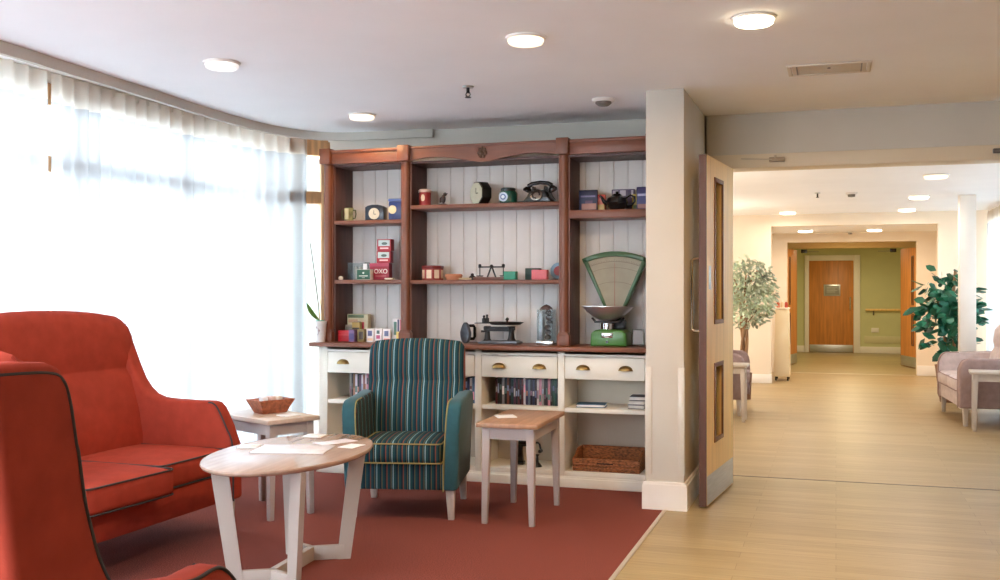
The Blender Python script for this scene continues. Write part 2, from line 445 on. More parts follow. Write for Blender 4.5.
# curved pelmet under the ceiling, following the glazing and turning along the back wall
def smooth_path(P, n=12):
    P = [Vector((a, b, 0)) for a, b in P]; out = []
    Q = [P[0] * 2 - P[1]] + P + [P[-1] * 2 - P[-2]]
    for i in range(1, len(Q) - 2):
        p0, p1, p2, p3 = Q[i - 1], Q[i], Q[i + 1], Q[i + 2]
        for k in range(n):
            t = k / n
            out.append(0.5 * ((2 * p1) + (p2 - p0) * t + (2 * p0 - 5 * p1 + 4 * p2 - p3) * t * t + (3 * p1 - p0 - 3 * p2 + p3) * t ** 3))
    out.append(Q[-2]); return out
PEL = smooth_path([(-3.70, 0.2), (-3.71, 2.2), (-3.731, 3.85), (-3.757, 4.3), (-3.80, 5.05), (-3.845, 5.62), (-3.855, 6.1), (-3.82, 6.5), (-3.70, 6.80), (-3.50, 6.93), (-3.2, 6.955), (-2.80, 6.965)])
def ribbon(path, z0, z1, th, name, m, par=None, off=0.0):
    t = MB(); bm = t.bm; rows = []
    for i, p in enumerate(path):
        d = (path[min(i + 1, len(path) - 1)] - path[max(i - 1, 0)]).normalized(); nn = Vector((-d.y, d.x, 0))
        a = p + nn * off; c = p + nn * (off + th)
        rows.append([bm.verts.new((a.x, a.y, z0)), bm.verts.new((a.x, a.y, z1)), bm.verts.new((c.x, c.y, z1)), bm.verts.new((c.x, c.y, z0))])
    for a, c in zip(rows, rows[1:]):
        for k in range(4):
            j = (k + 1) % 4; bm.faces.new((a[k], a[j], c[j], c[k]))
    bm.faces.new(rows[0]); bm.faces.new(list(reversed(rows[-1])))
    bmesh.ops.recalc_face_normals(bm, faces=bm.faces)
    return t.done(name, m, par)
pl = struct(ribbon(PEL, 2.405, CZ - .001, 0.03, 'trim_6', M['wall']), 'curved pelmet board under the ceiling')
track_root = thing('curtain_track', 'white curved curtain track under the pelmet', 'curtain track', (0, 0, 0))
ribbon(PEL[:-40], 2.449, 2.463, 0.014, 'rail', M['white'], track_root, 0.10)

def net(name, path, z0, z1, label, seed, gap_end=None):
    """pleated voile hanging from the track"""
    rnd = random.Random(seed)
    root = thing(name, label, 'curtain', (path[0].x, path[0].y, 0), 0, 'net curtains along the window')
    L = [0]
    for a, b in zip(path, path[1:]): L.append(L[-1] + (b - a).length)
    tot = L[-1]; N = int(tot / 0.012)
    ph = [rnd.uniform(0, 6.28) for _ in range(6)]
    o = Vector((path[0].x, path[0].y, 0))
    def at(sv):
        for i in range(len(L) - 1):
            if sv <= L[i + 1] + 1e-9:
                t = (sv - L[i]) / max(1e-9, L[i + 1] - L[i]); d = (path[i + 1] - path[i]).normalized()
                return path[i].lerp(path[i + 1], t), Vector((-d.y, d.x, 0))
        return path[-1], Vector((1, 0, 0))
    def fn(za, zb, amp0, rows):
        def f(u, v):
            sv = u * tot; z = za + (zb - za) * v
            p, nn = at(sv)
            k = 1 - (z - z0) / (z1 - z0)
            wv = sin(sv * 2 * pi / 0.115 + ph[0] + 1.3 * sin(sv * 3.1 + ph[1])) * (0.024 + 0.012 * k) + sin(sv * 2 * pi / 0.31 + ph[2] + .5 * k) * 0.012 * (0.4 + k) + sin(sv * 2 * pi / 0.05 + ph[3]) * 0.004
            q = p + nn * (0.155 - 0.105 * min(1, max(0, (p.y - 5.0) / 1.3)) + wv * amp0) - o
            if gap_end == 'end': q.y -= 0.06 * k * k * max(0, 1 - (tot - sv) / 0.5) * -0.2
            return Vector((q.x, q.y, z))
        return f
    MB().surf(fn(z0, z1 - .15, 1.0, 14), N, 14).done('voile', M['sheer'], root, 80)
    MB().surf(fn(z1 - .15, z1, 1.0, 2), N, 2).done('heading_tape', M['heading'], root, 80)
    return root
CP = smooth_path([(-3.75, 0.3), (-3.77, 2.2), (-3.79, 3.85), (-3.815, 4.3), (-3.86, 5.05), (-3.905, 5.62), (-3.92, 6.1), (-3.885, 6.45), (-3.80, 6.70), (-3.71, 6.805)], 16)
gy = 4.475
def cut(yv):
    for a, b in zip(CP, CP[1:]):
        if a.y <= yv <= b.y: return a.lerp(b, (yv - a.y) / (b.y - a.y))
A_ = [p for p in CP if p.y < gy - .034] + [cut(gy - .034)]; B_ = [cut(gy)] + [p for p in CP if p.y > gy + .004]
net('net_curtain', A_, 0.03, 2.445, 'white net curtain behind the red wing armchair, short of the gap', 3, 'end')
net('net_curtain', B_, 0.03, 2.445, 'long white net curtain sweeping from the gap round to the dresser', 5)

# ------------------------------------------------------------------ ceiling fittings
def fitting(label, x, y, zc, m, r=0.084, group='round ceiling lights in the lounge'):
    t = thing('ceiling_light', label, 'ceiling light', (x, y, zc), 0, group)
    MB().lathe([(0, -0.001), (r * 1.12, -0.001), (r * 1.12, -0.008), (r * 1.04, -0.013), (0, -0.013)], m=None).done('rim', M['plastic'], t)
    MB().lathe([(r * .98, -0.013), (r, -0.018), (r * .97, -0.028), (r * .88, -0.034), (0, -0.037)], m=None).done('diffuser', m, t)
    return t
def disc_light(x, y, z, power, rgb, size=0.2):  # downward disc light, for the fittings and for added fill
    l = bpy.data.lights.new('lamp_and_fill_light', 'AREA'); l.shape = 'DISK'; l.size = size; l.energy = power
    l.color = lin(rgb)[:3]
    o = bpy.data.objects.new('lamp_and_fill_light', l); C.objects.link(o); o.location = (x, y, z); return o
WARM = (255, 214, 160)
for (x, y, m, p, lb) in ((-0.335, 4.53, 'lamp_on', 18, 'glowing round ceiling light nearest the air vent'),
                         (-1.367, 4.56, 'lamp_dim', 5, 'dim warm round ceiling light between sprinkler and glowing light'),
                         (-3.008, 4.58, 'lamp_cool', 3, 'white round ceiling light above the red sofa'),
                         (-3.02, 6.25, 'lamp_dim', 3, 'small cream ceiling light near the dresser corner')):
    fitting(lb, x, y, CZ, M[m]); disc_light(x, y, CZ - .06, p, WARM)
for x, y in ((1.9, 4.6),): disc_light(x, y, CZ - .06, 6, WARM)  # fill light added outside the view, no fitting above it
for x, y in ((-3.3, 0.4), (-3.1, -1.4), (-1.9, -1.4)):  # unseen fill lights added in mid-air, without any lamp
    l = bpy.data.lights.new('lamp_and_fill_light', 'POINT'); l.energy = 25; l.shadow_soft_size = .12; l.color = lin((246, 248, 255))[:3]
    o = bpy.data.objects.new('lamp_and_fill_light', l); C.objects.link(o); o.location = (x, y, 1.65)
t = thing('smoke_detector', 'white smoke detector on the ceiling near the wall stub', 'smoke detector', (-1.36, 6.2, CZ))
MB().lathe([(0, -.001), (.07, -.001), (.07, -.012), (.062, -.02), (0, -.02)]).done('base', M['plastic'], t)
MB().lathe([(.05, -.02), (.05, -.03), (.03, -.045), (0, -.047)]).done('sensor_head', M['grey'], t)
t = thing('sprinkler', 'small dark metal sprinkler hanging from the lounge ceiling', 'sprinkler', (-2.018, 5.57, CZ))
MB().lathe([(0, -.001), (.035, -.001), (.03, -.01), (0, -.01)]).done('ceiling_collar', M['steel'], t)
s_ = MB(); s_.cyl((0, 0, -.025), .009, .03); s_.tube([(.008, 0, -.035), (.014, 0, -.05), (.003, 0, -.062)], .003); s_.tube([(-.008, 0, -.035), (-.014, 0, -.05), (-.003, 0, -.062)], .003); s_.cyl((0, 0, -.065), .018, .003)
s_.done('nozzle', M['iron'], t)
t = thing('air_vent', 'cream rectangular vent panel in the ceiling before the doorway', 'vent', (-0.035, 5.70, CZ))
f_ = MB()
for a, b_ in (((-.21, -.13), (.21, -.115)), ((-.21, .115), (.21, .13)), ((-.21, -.115), (-.19, .115)), ((.19, -.115), (.21, .115))):
    f_.b2((a[0], a[1], -.010), (b_[0], b_[1], -.001), .002)
f_.done('frame', mat('vent_paint', (214, 202, 186), .5), t)
MB().b2((-.186, -.112, -.006), (.186, .112, -.001), .001).done('panel', mat('vent_panel_paint', (206, 194, 178), .5), t)
MB().cyl((0, -.03, -.008), .008, .004).done('latch', M['grey'], t)
for sx in (-1, 1): MB().b2((sx * .162 - .0035, -.11, -.008), (sx * .162 + .0035, .11, -.006)).done('slot', M['grey'], t)

# unseen upward fill lights added to brighten the ceiling; no floor lamp stands here
for x, y in ((-3.3, 1.2), (-2.6, -0.6)):
    l = bpy.data.lights.new('ceiling_fill_light', 'AREA'); l.shape = 'DISK'; l.size = .3; l.energy = 36; l.color = lin((250, 248, 250))[:3]
    o = bpy.data.objects.new('ceiling_fill_light', l); C.objects.link(o); o.location = (x, y, 1.75); o.rotation_euler = (pi, 0, 0)

# ------------------------------------------------------------------ open oak door beside the wall stub
hx, hy = -0.668, 6.915
ang = atan2(6.118 - 6.915, -0.729 + 0.652)
door = bpy.data.objects.new('door_1', None); C.objects.link(door); door['kind'] = 'structure'
door.location = (hx, hy, 0.012); door.rotation_euler = (0, 0, ang)
LW = 0.80; LH = 2.075; TH = 0.044
def leaf_with_panels(L, H, T, wins, m, edge, parent, par_name='leaf'):
    mb = MB()
    xs = sorted(set([0, L] + [w_[0] for w_ in wins] + [w_[1] for w_ in wins])); zs = sorted(set([0, H] + [w_[2] for w_ in wins] + [w_[3] for w_ in wins]))
    for xa, xb in zip(xs, xs[1:]):
        for za, zb in zip(zs, zs[1:]):
            cx, cz = (xa + xb) / 2, (za + zb) / 2
            if any(w_[0] < cx < w_[1] and w_[2] < cz < w_[3] for w_ in wins): continue
            mb.b2((xa, -T / 2, za), (xb, T / 2, zb), m=m)
    bmesh.ops.remove_doubles(mb.bm, verts=mb.bm.verts, dist=1e-5)
    o = mb.done(par_name, None, parent, 30)
    ed = MB(); ed.b2((L, -T / 2, 0), (L + .006, T / 2, H)); ed.b2((-.006, -T / 2, 0), (0, T / 2, H)); ed.done('lipping', edge, parent)
    for w_ in wins:
        v = MB()
        for sgn in (-1, 1):
            y0, y1 = sorted((sgn * (T / 2 - .004), sgn * (T / 2 + .006)))
            v.b2((w_[0] - .012, y0, w_[2] - .012), (w_[0] + .014, y1, w_[3] + .012), .002); v.b2((w_[1] - .014, y0, w_[2] - .012), (w_[1] + .012, y1, w_[3] + .012), .002)
            v.b2((w_[0], y0, w_[2] - .012), (w_[1], y1, w_[2] + .014), .002); v.b2((w_[0], y0, w_[3] - .014), (w_[1], y1, w_[3] + .012), .002)
        vo = v.done('vision_panel', M['oak_dk'], parent)
        MB().b2((w_[0], -.003, w_[2]), (w_[1], .003, w_[3])).done('pane', M['glass'], vo)
    return o
leaf_with_panels(LW, LH, TH, [(.34, .58, 1.08, 1.95), (.34, .58, .36, .82)], M['oak'], M['oak_edge'], door)
MB().b2((.01, TH / 2, .005), (LW - .01, TH / 2 + .002, .175), .0005).done('kick_plate', M['steel'], door)
MB().b2((.01, -TH / 2 - .002, .005), (LW - .01, -TH / 2, .175), .0005).done('kick_plate', M['steel'], door)
hb = MB(); hb.tube([(LW - .08, -TH / 2, 1.03), (LW - .08, -TH / 2 - .05, 1.03), (LW - .08, -TH / 2 - .066, 1.045), (LW - .08, -TH / 2 - .066, 1.45), (LW - .08, -TH / 2 - .05, 1.465), (LW - .08, -TH / 2, 1.465)], .010)
hb.done('pull_handle', M['chrome'], door)
MB().b2((LW - .12, TH / 2, 1.28), (LW - .06, TH / 2 + .002, 1.42), .0005).done('push_plate', M['steel'], door)
cl = bpy.data.objects.new('closer', None); C.objects.link(cl); cl.location = (-0.52, WY - .0125, 2.15); FRAME = bpy.data.objects['trim_5']; cl.parent = FRAME
MB().b2((.10, -.035, -.018), (.20, -.0005, .012), .004).done('body', mat('closer_paint', (150, 132, 110), .4, .3), cl)
c2 = MB(); c2.box((0.02, -.03, .004), (.20, .012, .008), .002, rot=Matrix.Rotation(.05, 4, 'Y')); c2.cyl((.14, -.03, .015), .008, .02); c2.done('arm', mat('closer_arm', (196, 180, 156), .4, .3), cl)
cl2 = bpy.data.objects.new('closer', None); C.objects.link(cl2); cl2.location = (0.985, WY - .0125, 2.15); cl2.parent = FRAME
MB().b2((-.06, -.035, -.014), (.06, -.0005, .014), .005).done('body', mat('closer_dark', (90, 80, 72), .4, .5), cl2)

# ------------------------------------------------------------------ dresser
DX0, DX1, DY, DB = -3.48, -1.11, 6.50, 6.872
dr = thing('dresser', 'tall dresser with mahogany shelves over cream painted cupboards and drawers', 'dresser', (-2.295, DY, 0))
ox = -2.295
def X(v): return v - ox
def Y(v): return v - DY
def dpart(mb, name, m, par=dr, smooth=35, label=None):
    bmesh.ops.translate(mb.bm, verts=mb.bm.verts, vec=(-ox, -DY, 0))
    o = mb.done(name, m, par, smooth)
    if label: o['label'] = label
    return o
mb = MB(); mb.b2((DX0, DY, 0.0005), (DX1, DY + .03, 0.071), .002); mb.b2((DX0 - .012, DY - .012, .0005), (DX1 , DY, .06), .003); mb.b2((DX0 - .012, DY - .012, .0005), (DX0, DB, .06), .003)
dpart(mb, 'plinth', M['cream'])
bays = [(-3.41, -2.88), (-2.835, -2.305), (-2.26, -1.73), (-1.685, -1.155)]
mb = MB()
for xa, xb in ((DX0, -3.41), (-2.88, -2.835), (-2.305, -2.26), (-1.73, -1.685), (-1.155, DX1)):
    if xa == DX0:
        mb.b2((DX0, DY, .072), (DX0 + .03, DB, .888), .002); mb.b2((DX0 + .03, DY, .072), (-3.41, DY + .03, .888), .002); mb.b2((-3.435, DY + .03, .072), (-3.41, DB, .888))
    else: mb.b2((xa, DY, .072), (xb, DB, .888), .002)
mb.b2((DX0, DY + .002, .852), (DX1, DY + .03, .888), .001)
mb.b2((DX0, DY + .002, .8885 - .02), (DX1, DB, .8885))
dpart(mb, 'carcass', M['cream'])
mb = MB(); mb.b2((DX0 + .03, DB - .018, .072), (DX1 - .02, DB - .002, .888)); dpart(mb, 'cupboard_back', mat('cupboard_back_paint', (214, 204, 186), .6, var=.01))
for xa, xb in bays:
    mb = MB(); mb.b2((xa + .0005, DY + .006, .489), (xb - .0005, DB - .019, .517), .002); dpart(mb, 'shelf', M['cream'])
    mb = MB(); mb.b2((xa + .0005, DY + .002, .072), (xb - .0005, DB - .019, .104), .002); dpart(mb, 'bottom_shelf', M['cream'])
    mb = MB(); mb.b2((xa + .003, DY - .004, .706), (xb - .003, DY + .016, .850), .003); mb.b2((xa + .012, DY + .016, .712), (xb - .012, DB - .06, .722)); mb.b2((xa + .012, DY + .016, .722), (xa + .022, DB - .06, .835)); mb.b2((xb - .022, DY + .016, .722), (xb - .012, DB - .06, .835)); mb.b2((xa + .022, DB - .07, .722), (xb - .022, DB - .06, .835))
    d_ = dpart(mb, 'drawer', M['cream'])
    for hxp in (xa + .125, xb - .125):
        hm = MB()
        def cup(u, v, hxp=hxp):
            a = pi * u; bb = v * pi / 2
            return Vector((hxp - .045 * cos(a), DY - .004 - .030 * sin(a) ** .7 * sin(bb) - .0005, .768 + .034 * sin(a) ** .8 * cos(bb)))
        hm.surf(cup, 20, 8)
        hm.box((hxp, DY - .0055, .7695), (.096, .002, .006), .0008)
        dpart(hm, 'cup_handle', M['brass'], d_, 60)
# worktop
mb = MB(); mb.b2((DX0 - .04, DY - .07, .889), (DX1 + .02, DB + .02, .918), .006); dpart(mb, 'worktop', M['mahog_h'])
# upper shelving
HF = 6.545
mb = MB()
prev = None
n = 0
x = -3.40
mb.b2((-3.46, 6.86, .919), (-1.12, 6.872, 2.17))
while x < -1.13:
    xb = min(x + .0985, -1.125)
    mb.b2((x + .003, 6.851, .919), (xb - .003, 6.862, 2.17), .0025)
    x += .0985
dpart(mb, 'back_panel', M['board'])
def pil(xa, xb, base=True):
    cx = (xa + xb) / 2; r = (xb - xa) / 2
    mb = MB(); pts = []
    for k in range(13):
        a = pi * k / 12
        pts.append((cx - r * .82 * cos(a), HF + .012 - .030 * sin(a)))
    poly = [(xa, HF + .03), (xa, HF + .012)] + pts + [(xb, HF + .012), (xb, HF + .03)]
    mb.prism(poly, 1.008, 2.176, 'XY')
    p_ = dpart(mb, 'pilaster', M['mahog'])
    mb = MB(); mb.b2((xa - .004, HF - .024, .919), (xb + .004, HF + .032, .990), .003); mb.b2((xa, HF - .022, .990), (xb, HF + .03, 1.000), .002); mb.b2((xa + .006, HF - .024, 1.0), (xb - .006, HF + .03, 1.009), .002)
    dpart(mb, 'base_block', M['mahog'], p_)
    mb = MB(); mb.b2((xa - .004, HF - .052, 2.176), (xb + .004, HF + .03, 2.284), .004)
    dpart(mb, 'corner_block', M['mahog'], p_)
for xa, xb in ((-3.468, -3.394), (-2.871, -2.7935), (-1.739, -1.665), (-1.150, -1.108)): pil(xa, xb)
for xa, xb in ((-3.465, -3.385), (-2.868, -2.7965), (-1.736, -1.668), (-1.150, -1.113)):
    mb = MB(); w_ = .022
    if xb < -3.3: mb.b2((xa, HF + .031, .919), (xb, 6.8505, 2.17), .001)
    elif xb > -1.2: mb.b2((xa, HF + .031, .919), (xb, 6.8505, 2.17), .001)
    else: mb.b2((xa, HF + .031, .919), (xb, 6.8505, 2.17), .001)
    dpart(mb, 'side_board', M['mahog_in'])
for za, zb, xa, xb in ((1.750, 1.777, -3.3845, -2.869), (1.330, 1.357, -3.3845, -2.869), (1.845, 1.872, -2.796, -1.7365), (1.328, 1.355, -2.796, -1.7365), (1.757, 1.811, -1.6675, -1.151)):
    mb = MB(); mb.b2((xa, HF + .01, za), (xb, 6.8505, zb), .004); dpart(mb, 'shelf', M['mahog_h'])
for xa, xb in ((-3.39, -2.874), (-1.661, -1.155)):
    mb = MB(); mb.b2((xa, HF - .02, 2.176), (xb, HF + .02, 2.262), .003); mb.b2((xa, HF - .034, 2.252), (xb, HF + .025, 2.272), .004); dpart(mb, 'cornice', M['mahog_h'])
poly = [(-2.79, 2.274), (-2.79, 2.180)]
for k in range(41):
    u = k / 40; xx = -2.78 + u * (1.034); c_ = abs(u - .5) * 2
    z = 2.180 + .016 * sin(pi * min(1, (1 - c_) / .62)) - .030 * (0.5 + 0.5 * cos(pi * min(1, c_ / .42)))
    poly.append((xx, z))
poly += [(-1.743, 2.180), (-1.743, 2.274)]
mb = MB(); mb.prism(poly, HF - .02, HF + .012, 'XZ'); mb.b2((-2.79, HF - .03, 2.258), (-1.743, HF + .02, 2.274), .003)
va = dpart(mb, 'valance', M['mahog_h'])
mb = MB()
for a_, r_ in ((0, .03), (.9, .026), (-.9, .026), (1.7, .022), (-1.7, .022), (2.6, .02), (-2.6, .02)):
    mb.ball((-2.262 + .021 * sin(a_), HF - .022, 2.212 + .026 * cos(a_)), .016, sc=(.55 + .3 * abs(sin(a_)), .5, 1.0))
mb.ball((-2.262, HF - .026, 2.205), .014, sc=(1, .6, 1))
dpart(mb, 'carved_emblem', mat('carved_wood_dark', (92, 62, 40), .5, var=.2, scale=40), va)
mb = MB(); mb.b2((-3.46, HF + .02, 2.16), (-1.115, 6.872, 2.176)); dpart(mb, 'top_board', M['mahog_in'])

# ------------------------------------------------------------------ things on the shelves
e = 0.0012
L1, L2, M1, M2, R1, TOP, BS, SS = 1.777 + e, 1.357 + e, 1.872 + e, 1.355 + e, 1.811 + e, .918 + e, .104 + e, .517 + e
def boxthing(name, label, cat, x, y, z, w, d, h, c, rz=0, group=None, art=None, lid=None, rough=.45, bev=.003):
    """a box or tin: body, printed panels on its front as parts"""
    t = thing(name, label, cat, (x, y, z), rz, group)
    MB().b2((-w / 2, -d / 2, 0), (w / 2, d / 2, h), bev).done('body', col(c, rough), t)
    if lid:
        MB().b2((-w / 2 - .002, -d / 2 - .002, h * .8), (w / 2 + .002, d / 2 + .002, h + .002), .003).done('lid', col(lid, rough), t)
    for (x0, x1, z0, z1, cc) in (art or []):
        MB().b2((-w / 2 + w * x0, -d / 2 - .0016, h * z0), (-w / 2 + w * x1, -d / 2 - .0004 + .001, h * z1), .0003).done('printed_panel', col(cc, .4), t)
    return t
# upper shelf of the window-side bay
t = thing('mug', 'small cream mug with olive green sides beside the black clock', 'mug', (-3.322, 6.66, L1))
MB().lathe([(0, 0), (.030, 0), (.034, .004), (.031, .05), (.034, .095), (.030, .095), (.027, .01), (0, .008)]).done('cup', mat('mottled_olive', (122, 122, 84), .4, var=.35, scale=30), t)
MB().tube([(.031, 0, .08), (.052, 0, .078), (.056, 0, .05), (.050, 0, .022), (.031, 0, .02)], .005).done('handle', col((84, 92, 56)), t)
MB().tube([(-.031, 0, .08), (-.052, 0, .078), (-.055, 0, .05), (-.050, 0, .022), (-.031, 0, .02)], .005).done('handle', col((84, 92, 56)), t)
MB().b2((-.017, -.036, .012), (.014, -.030, .09), .002).done('cream_panel', col((206, 200, 160)), t)
t = thing('mantel_clock', 'black mantel clock with round cream face, next to blue caddy', 'clock', (-3.108, 6.66, L1), .08)
MB().prism([(-.07, 0), (.07, 0), (.07, .095), (.05, .106), (.02, .112), (-.02, .112), (-.05, .106), (-.07, .095)], -.035, .035, 'XZ', bev=.003).done('case', col((30, 40, 54), .3), t)
MB().cyl((-.002, -.036, .048), .040, .006, axis='Y').done('dial', col((214, 206, 184)), t)
k_ = MB(); k_.box((-.002, -.0400, .058), (.003, .001, .026)); k_.box((.006, -.0400, .044), (.018, .001, .003)); k_.done('hands', M['black'], t)
t = thing('tea_caddy', 'dark blue tea caddy with cream oval picture, beside the mantel clock', 'tin', (-2.938, 6.65, L1))
MB().b2((-.05, -.045, 0), (.05, .045, .128), .008).done('body', col((40, 58, 112), .3), t)
MB().b2((-.053, -.048, .128), (.053, .048, .150), .008).done('lid', col((74, 94, 146), .3), t)
MB().cyl((-.018, -.0465, .072), .030, .003, axis='Y').done('picture', col((222, 206, 164)), t)
# middle shelf, window-side bay
t = thing('trinket_pot', 'tiny cream pot at the window end of the lower shelf', 'pot', (-3.355, 6.60, L2))
MB().lathe([(0, 0), (.014, 0), (.018, .01), (.016, .02), (.008, .026), (0, .028)]).done('jar', col((226, 214, 190)), t)
t = thing('display_box', 'clear empty plastic display box behind the green tin', 'display box', (-3.262, 6.70, L2))
g_ = MB(); g_.b2((-.07, -.04, 0), (.07, .04, .004)); g_.b2((-.07, -.04, .004), (-.067, .04, .125)); g_.b2((.067, -.04, .004), (.07, .04, .125)); g_.b2((-.067, .037, .004), (.067, .04, .125)); g_.b2((-.067, -.04, .004), (.067, -.037, .12)); g_.done('shell', M['acrylic'], t)
for i, xx in enumerate((-.03, .005)):
    MB().b2((xx, -.01, .0045), (xx + .018, .004, .095), .002).done('insert', col((206, 196, 184)), t)
t = thing('card', 'upright white card tucked behind the green tin', 'card', (-3.192, 6.655, L2))
MB().box((0, 0, .058), (.03, .002, .116)).done('sheet', M['paper'], t)
t = boxthing('tin', 'dark green tin with white border and crest', 'tin', -3.166, 6.60, L2, .108, .05, .073, (226, 226, 220))
MB().b2((-.0505, -.0266, .003), (.0505, -.0246, .0705), .0003).done('green_label', col((24, 84, 58)), t)
k_ = MB(); k_.cyl((0, -.0268, .048), .008, .001, axis='Y', seg=6); k_.b2((-.034, -.0270, .024), (.034, -.0264, .030)); k_.b2((-.012, -.0270, .012), (.012, -.0264, .015)); k_.done('lettering', col((214, 220, 204)), t)
ox_ = boxthing('tin', 'square maroon tin with three white letters, under the picture tins', 'tin', -3.072, 6.665, L2, .150, .06, .118, (150, 32, 52), art=[(0.0, 1.0, .80, 1.0, (176, 60, 84))])
fc = bpy.data.curves.new('lettering', 'FONT'); fc.body = 'OXO'; fc.size = .045; fc.extrude = .0008; fc.align_x = 'CENTER'
fo = bpy.data.objects.new('lettering_src', fc); C.objects.link(fo)
bpy.context.view_layer.update()
me = bpy.data.meshes.new_from_object(fo.evaluated_get(bpy.context.evaluated_depsgraph_get()))
bpy.data.objects.remove(fo)
me.materials.clear(); me.materials.append(col((236, 226, 214)))
lo_ = bpy.data.objects.new('lettering', me); C.objects.link(lo_); lo_.parent = ox_
lo_.location = (.012, -.0312, .045); lo_.rotation_euler = (pi / 2, 0, 0)
k_ = MB(); k_.b2((-.03, -.0312, .024), (.055, -.0304, .029)); k_.done('small_print', col((206, 120, 120)), ox_)
for i, lb in enumerate(('red picture tin, lower of the two on the maroon tin', 'red picture tin, topmost of the stack in the window-side bay')):
    t = boxthing('tin', lb, 'tin', -3.040 + .004 * i, 6.665, L2 + .1195 + i * .0845, .108, .056, .083, (178, 44, 56), group='stack of red tins')
    MB().b2((-.044, -.0295, .034), (.044, -.0275, .076), .0003).done('picture', col((196, 210, 204)), t)
    MB().ball((.004, -.0296, .052), .02, sc=(1.1, .05, .5)).done('emblem', col((96, 110, 104)), t)
    k_ = MB(); k_.b2((-.03, -.0298, .014), (.034, -.0275, .024), .0003); k_.done('lettering', col((238, 206, 196)), t)
t = thing('soap_dish', 'small flat cream dish beside the maroon tin', 'dish', (-2.975, 6.60, L2))
MB().b2((-.034, -.02, 0), (.03, .02, .013), .005).done('base', col((224, 210, 190)), t)
# centre bay, upper shelf
t = thing('canister', 'red and white canister with cream oval, on the upper centre shelf', 'canister', (-2.735, 6.665, M1))
MB().lathe([(0, 0), (.042, 0), (.042, .095), (0, .095)]).done('body', col((158, 44, 44)), t)
MB().lathe([(0, .095), (.046, .095), (.046, .11), (.035, .118), (0, .12)]).done('lid', col((222, 200, 192)), t)
MB().ball((0, -.040, .055), .022, sc=(.7, .2, 1.2)).done('oval_label', col((226, 206, 178)), t)
t = thing('figurine', 'small dark bronze bird figurine on a round base', 'figurine', (-2.595, 6.66, M1))
MB().lathe([(0, 0), (.038, 0), (.038, .006), (.012, .014), (0, .014)]).done('base', M['iron'], t)
k_ = MB(); k_.ball((0, 0, .045), .02, sc=(.8, .8, 1.5)); k_.ball((.012, 0, .078), .013); k_.tube([(.02, 0, .08), (.034, 0, .083)], .004, radii=[.005, .001]); k_.tube([(-.008, 0, .06), (-.02, 0, .05), (-.022, 0, .02)], .007); k_.done('bird', col((56, 40, 34), .4), t)
t = thing('alarm_clock', 'octagonal black clock turned to show its cream face', 'clock', (-2.333, 6.68, M1), -.65)
oc = [(.084 * cos(pi / 8 + i * pi / 4), .0785 + .084 * sin(pi / 8 + i * pi / 4)) for i in range(8)]
MB().prism(oc, -.03, .045, 'XZ', bev=.004).done('case', col((26, 27, 26), .3), t)
MB().prism([(a * .9, .077 + (b_ - .077) * .9) for a, b_ in oc], -.034, -.0302, 'XZ').done('dial', col((184, 188, 172)), t)
k_ = MB(); k_.box((.002, -.0345, .095), (.004, .001, .04)); k_.box((.014, -.0345, .078), (.028, .001, .004)); k_.done('hands', M['black'], t)
t = thing('tea_jar', 'dark green round jar with blue and white roundel', 'jar', (-2.128, 6.68, M1))
MB().lathe([(0, 0), (.046, 0), (.062, .012), (.064, .07), (.056, .085), (.048, .088), (0, .088)]).done('body', col((28, 84, 72), .25), t)
MB().lathe([(0, .088), (.05, .088), (.052, .103), (.046, .109), (0, .112)]).done('lid', col((28, 40, 38), .3), t)
k_ = MB(); k_.cyl((-.016, -.062, .045), .032, .006, axis='Y', m=col((196, 210, 226))); k_.cyl((-.016, -.066, .045), .020, .003, axis='Y', m=col((66, 96, 150))); k_.cyl((-.016, -.068, .045), .012, .003, axis='Y', m=col((214, 222, 230))); k_.done('roundel', None, t)
# telephone
t = thing('telephone', 'black rotary dial telephone with handset on its cradle', 'telephone', (-1.905, 6.69, M1), -.12)
k_ = MB(); k_.prism([(-.10, 0), (.10, 0), (.10, .018), (.075, .045), (.055, .085), (-.055, .085), (-.075, .045), (-.10, .018)], -.06, .07, 'XZ', bev=.008); k_.done('body', M['black'], t)
dd = MB(); Rm = Matrix.Translation((0, -.062, .05)) @ Matrix.Rotation(radians(68), 4, 'X')
dd.lathe([(0, .0), (.040, 0), (.042, .006), (.036, .010), (0, .012)], m=col((160, 150, 140), .25, .8))
bmesh.ops.transform(dd.bm, matrix=Rm, verts=dd.bm.verts); dl = dd.done('dial', None, t)
dd = MB()
for i in range(10):
    a = i * 2 * pi / 12; dd.cyl((.027 * cos(a), .027 * sin(a), .012), .0065, .004, seg=10)
bmesh.ops.transform(dd.bm, matrix=Rm, verts=dd.bm.verts); dd.done('finger_holes', M['black'], dl)
k_ = MB()
for sx in (-1, 1): k_.box((sx * .045, 0, .10), (.014, .05, .03), .004)
k_.done('cradle', M['black'], t)
hs = MB(); hs.tube([(-.085, 0, .118), (-.06, 0, .134), (0, 0, .142), (.06, 0, .134), (.085, 0, .118)], .014, seg=12, radii=[.017, .014, .013, .014, .017])
for sx in (-1, 1):
    hs.lathe([(0, 0), (.03, 0), (.032, .012), (.022, .03), (.012, .036), (0, .036)], (sx * .098, 0, .082), rot=Matrix.Rotation(sx * -.5, 4, 'Y'))
hs.done('handset', M['black'], t)
MB().tube([(-.10, -.03, .012), (-.13, -.05, .01), (-.15, -.065, .006), (-.17, -.075, .006)], .006).done('cord', M['black'], t)
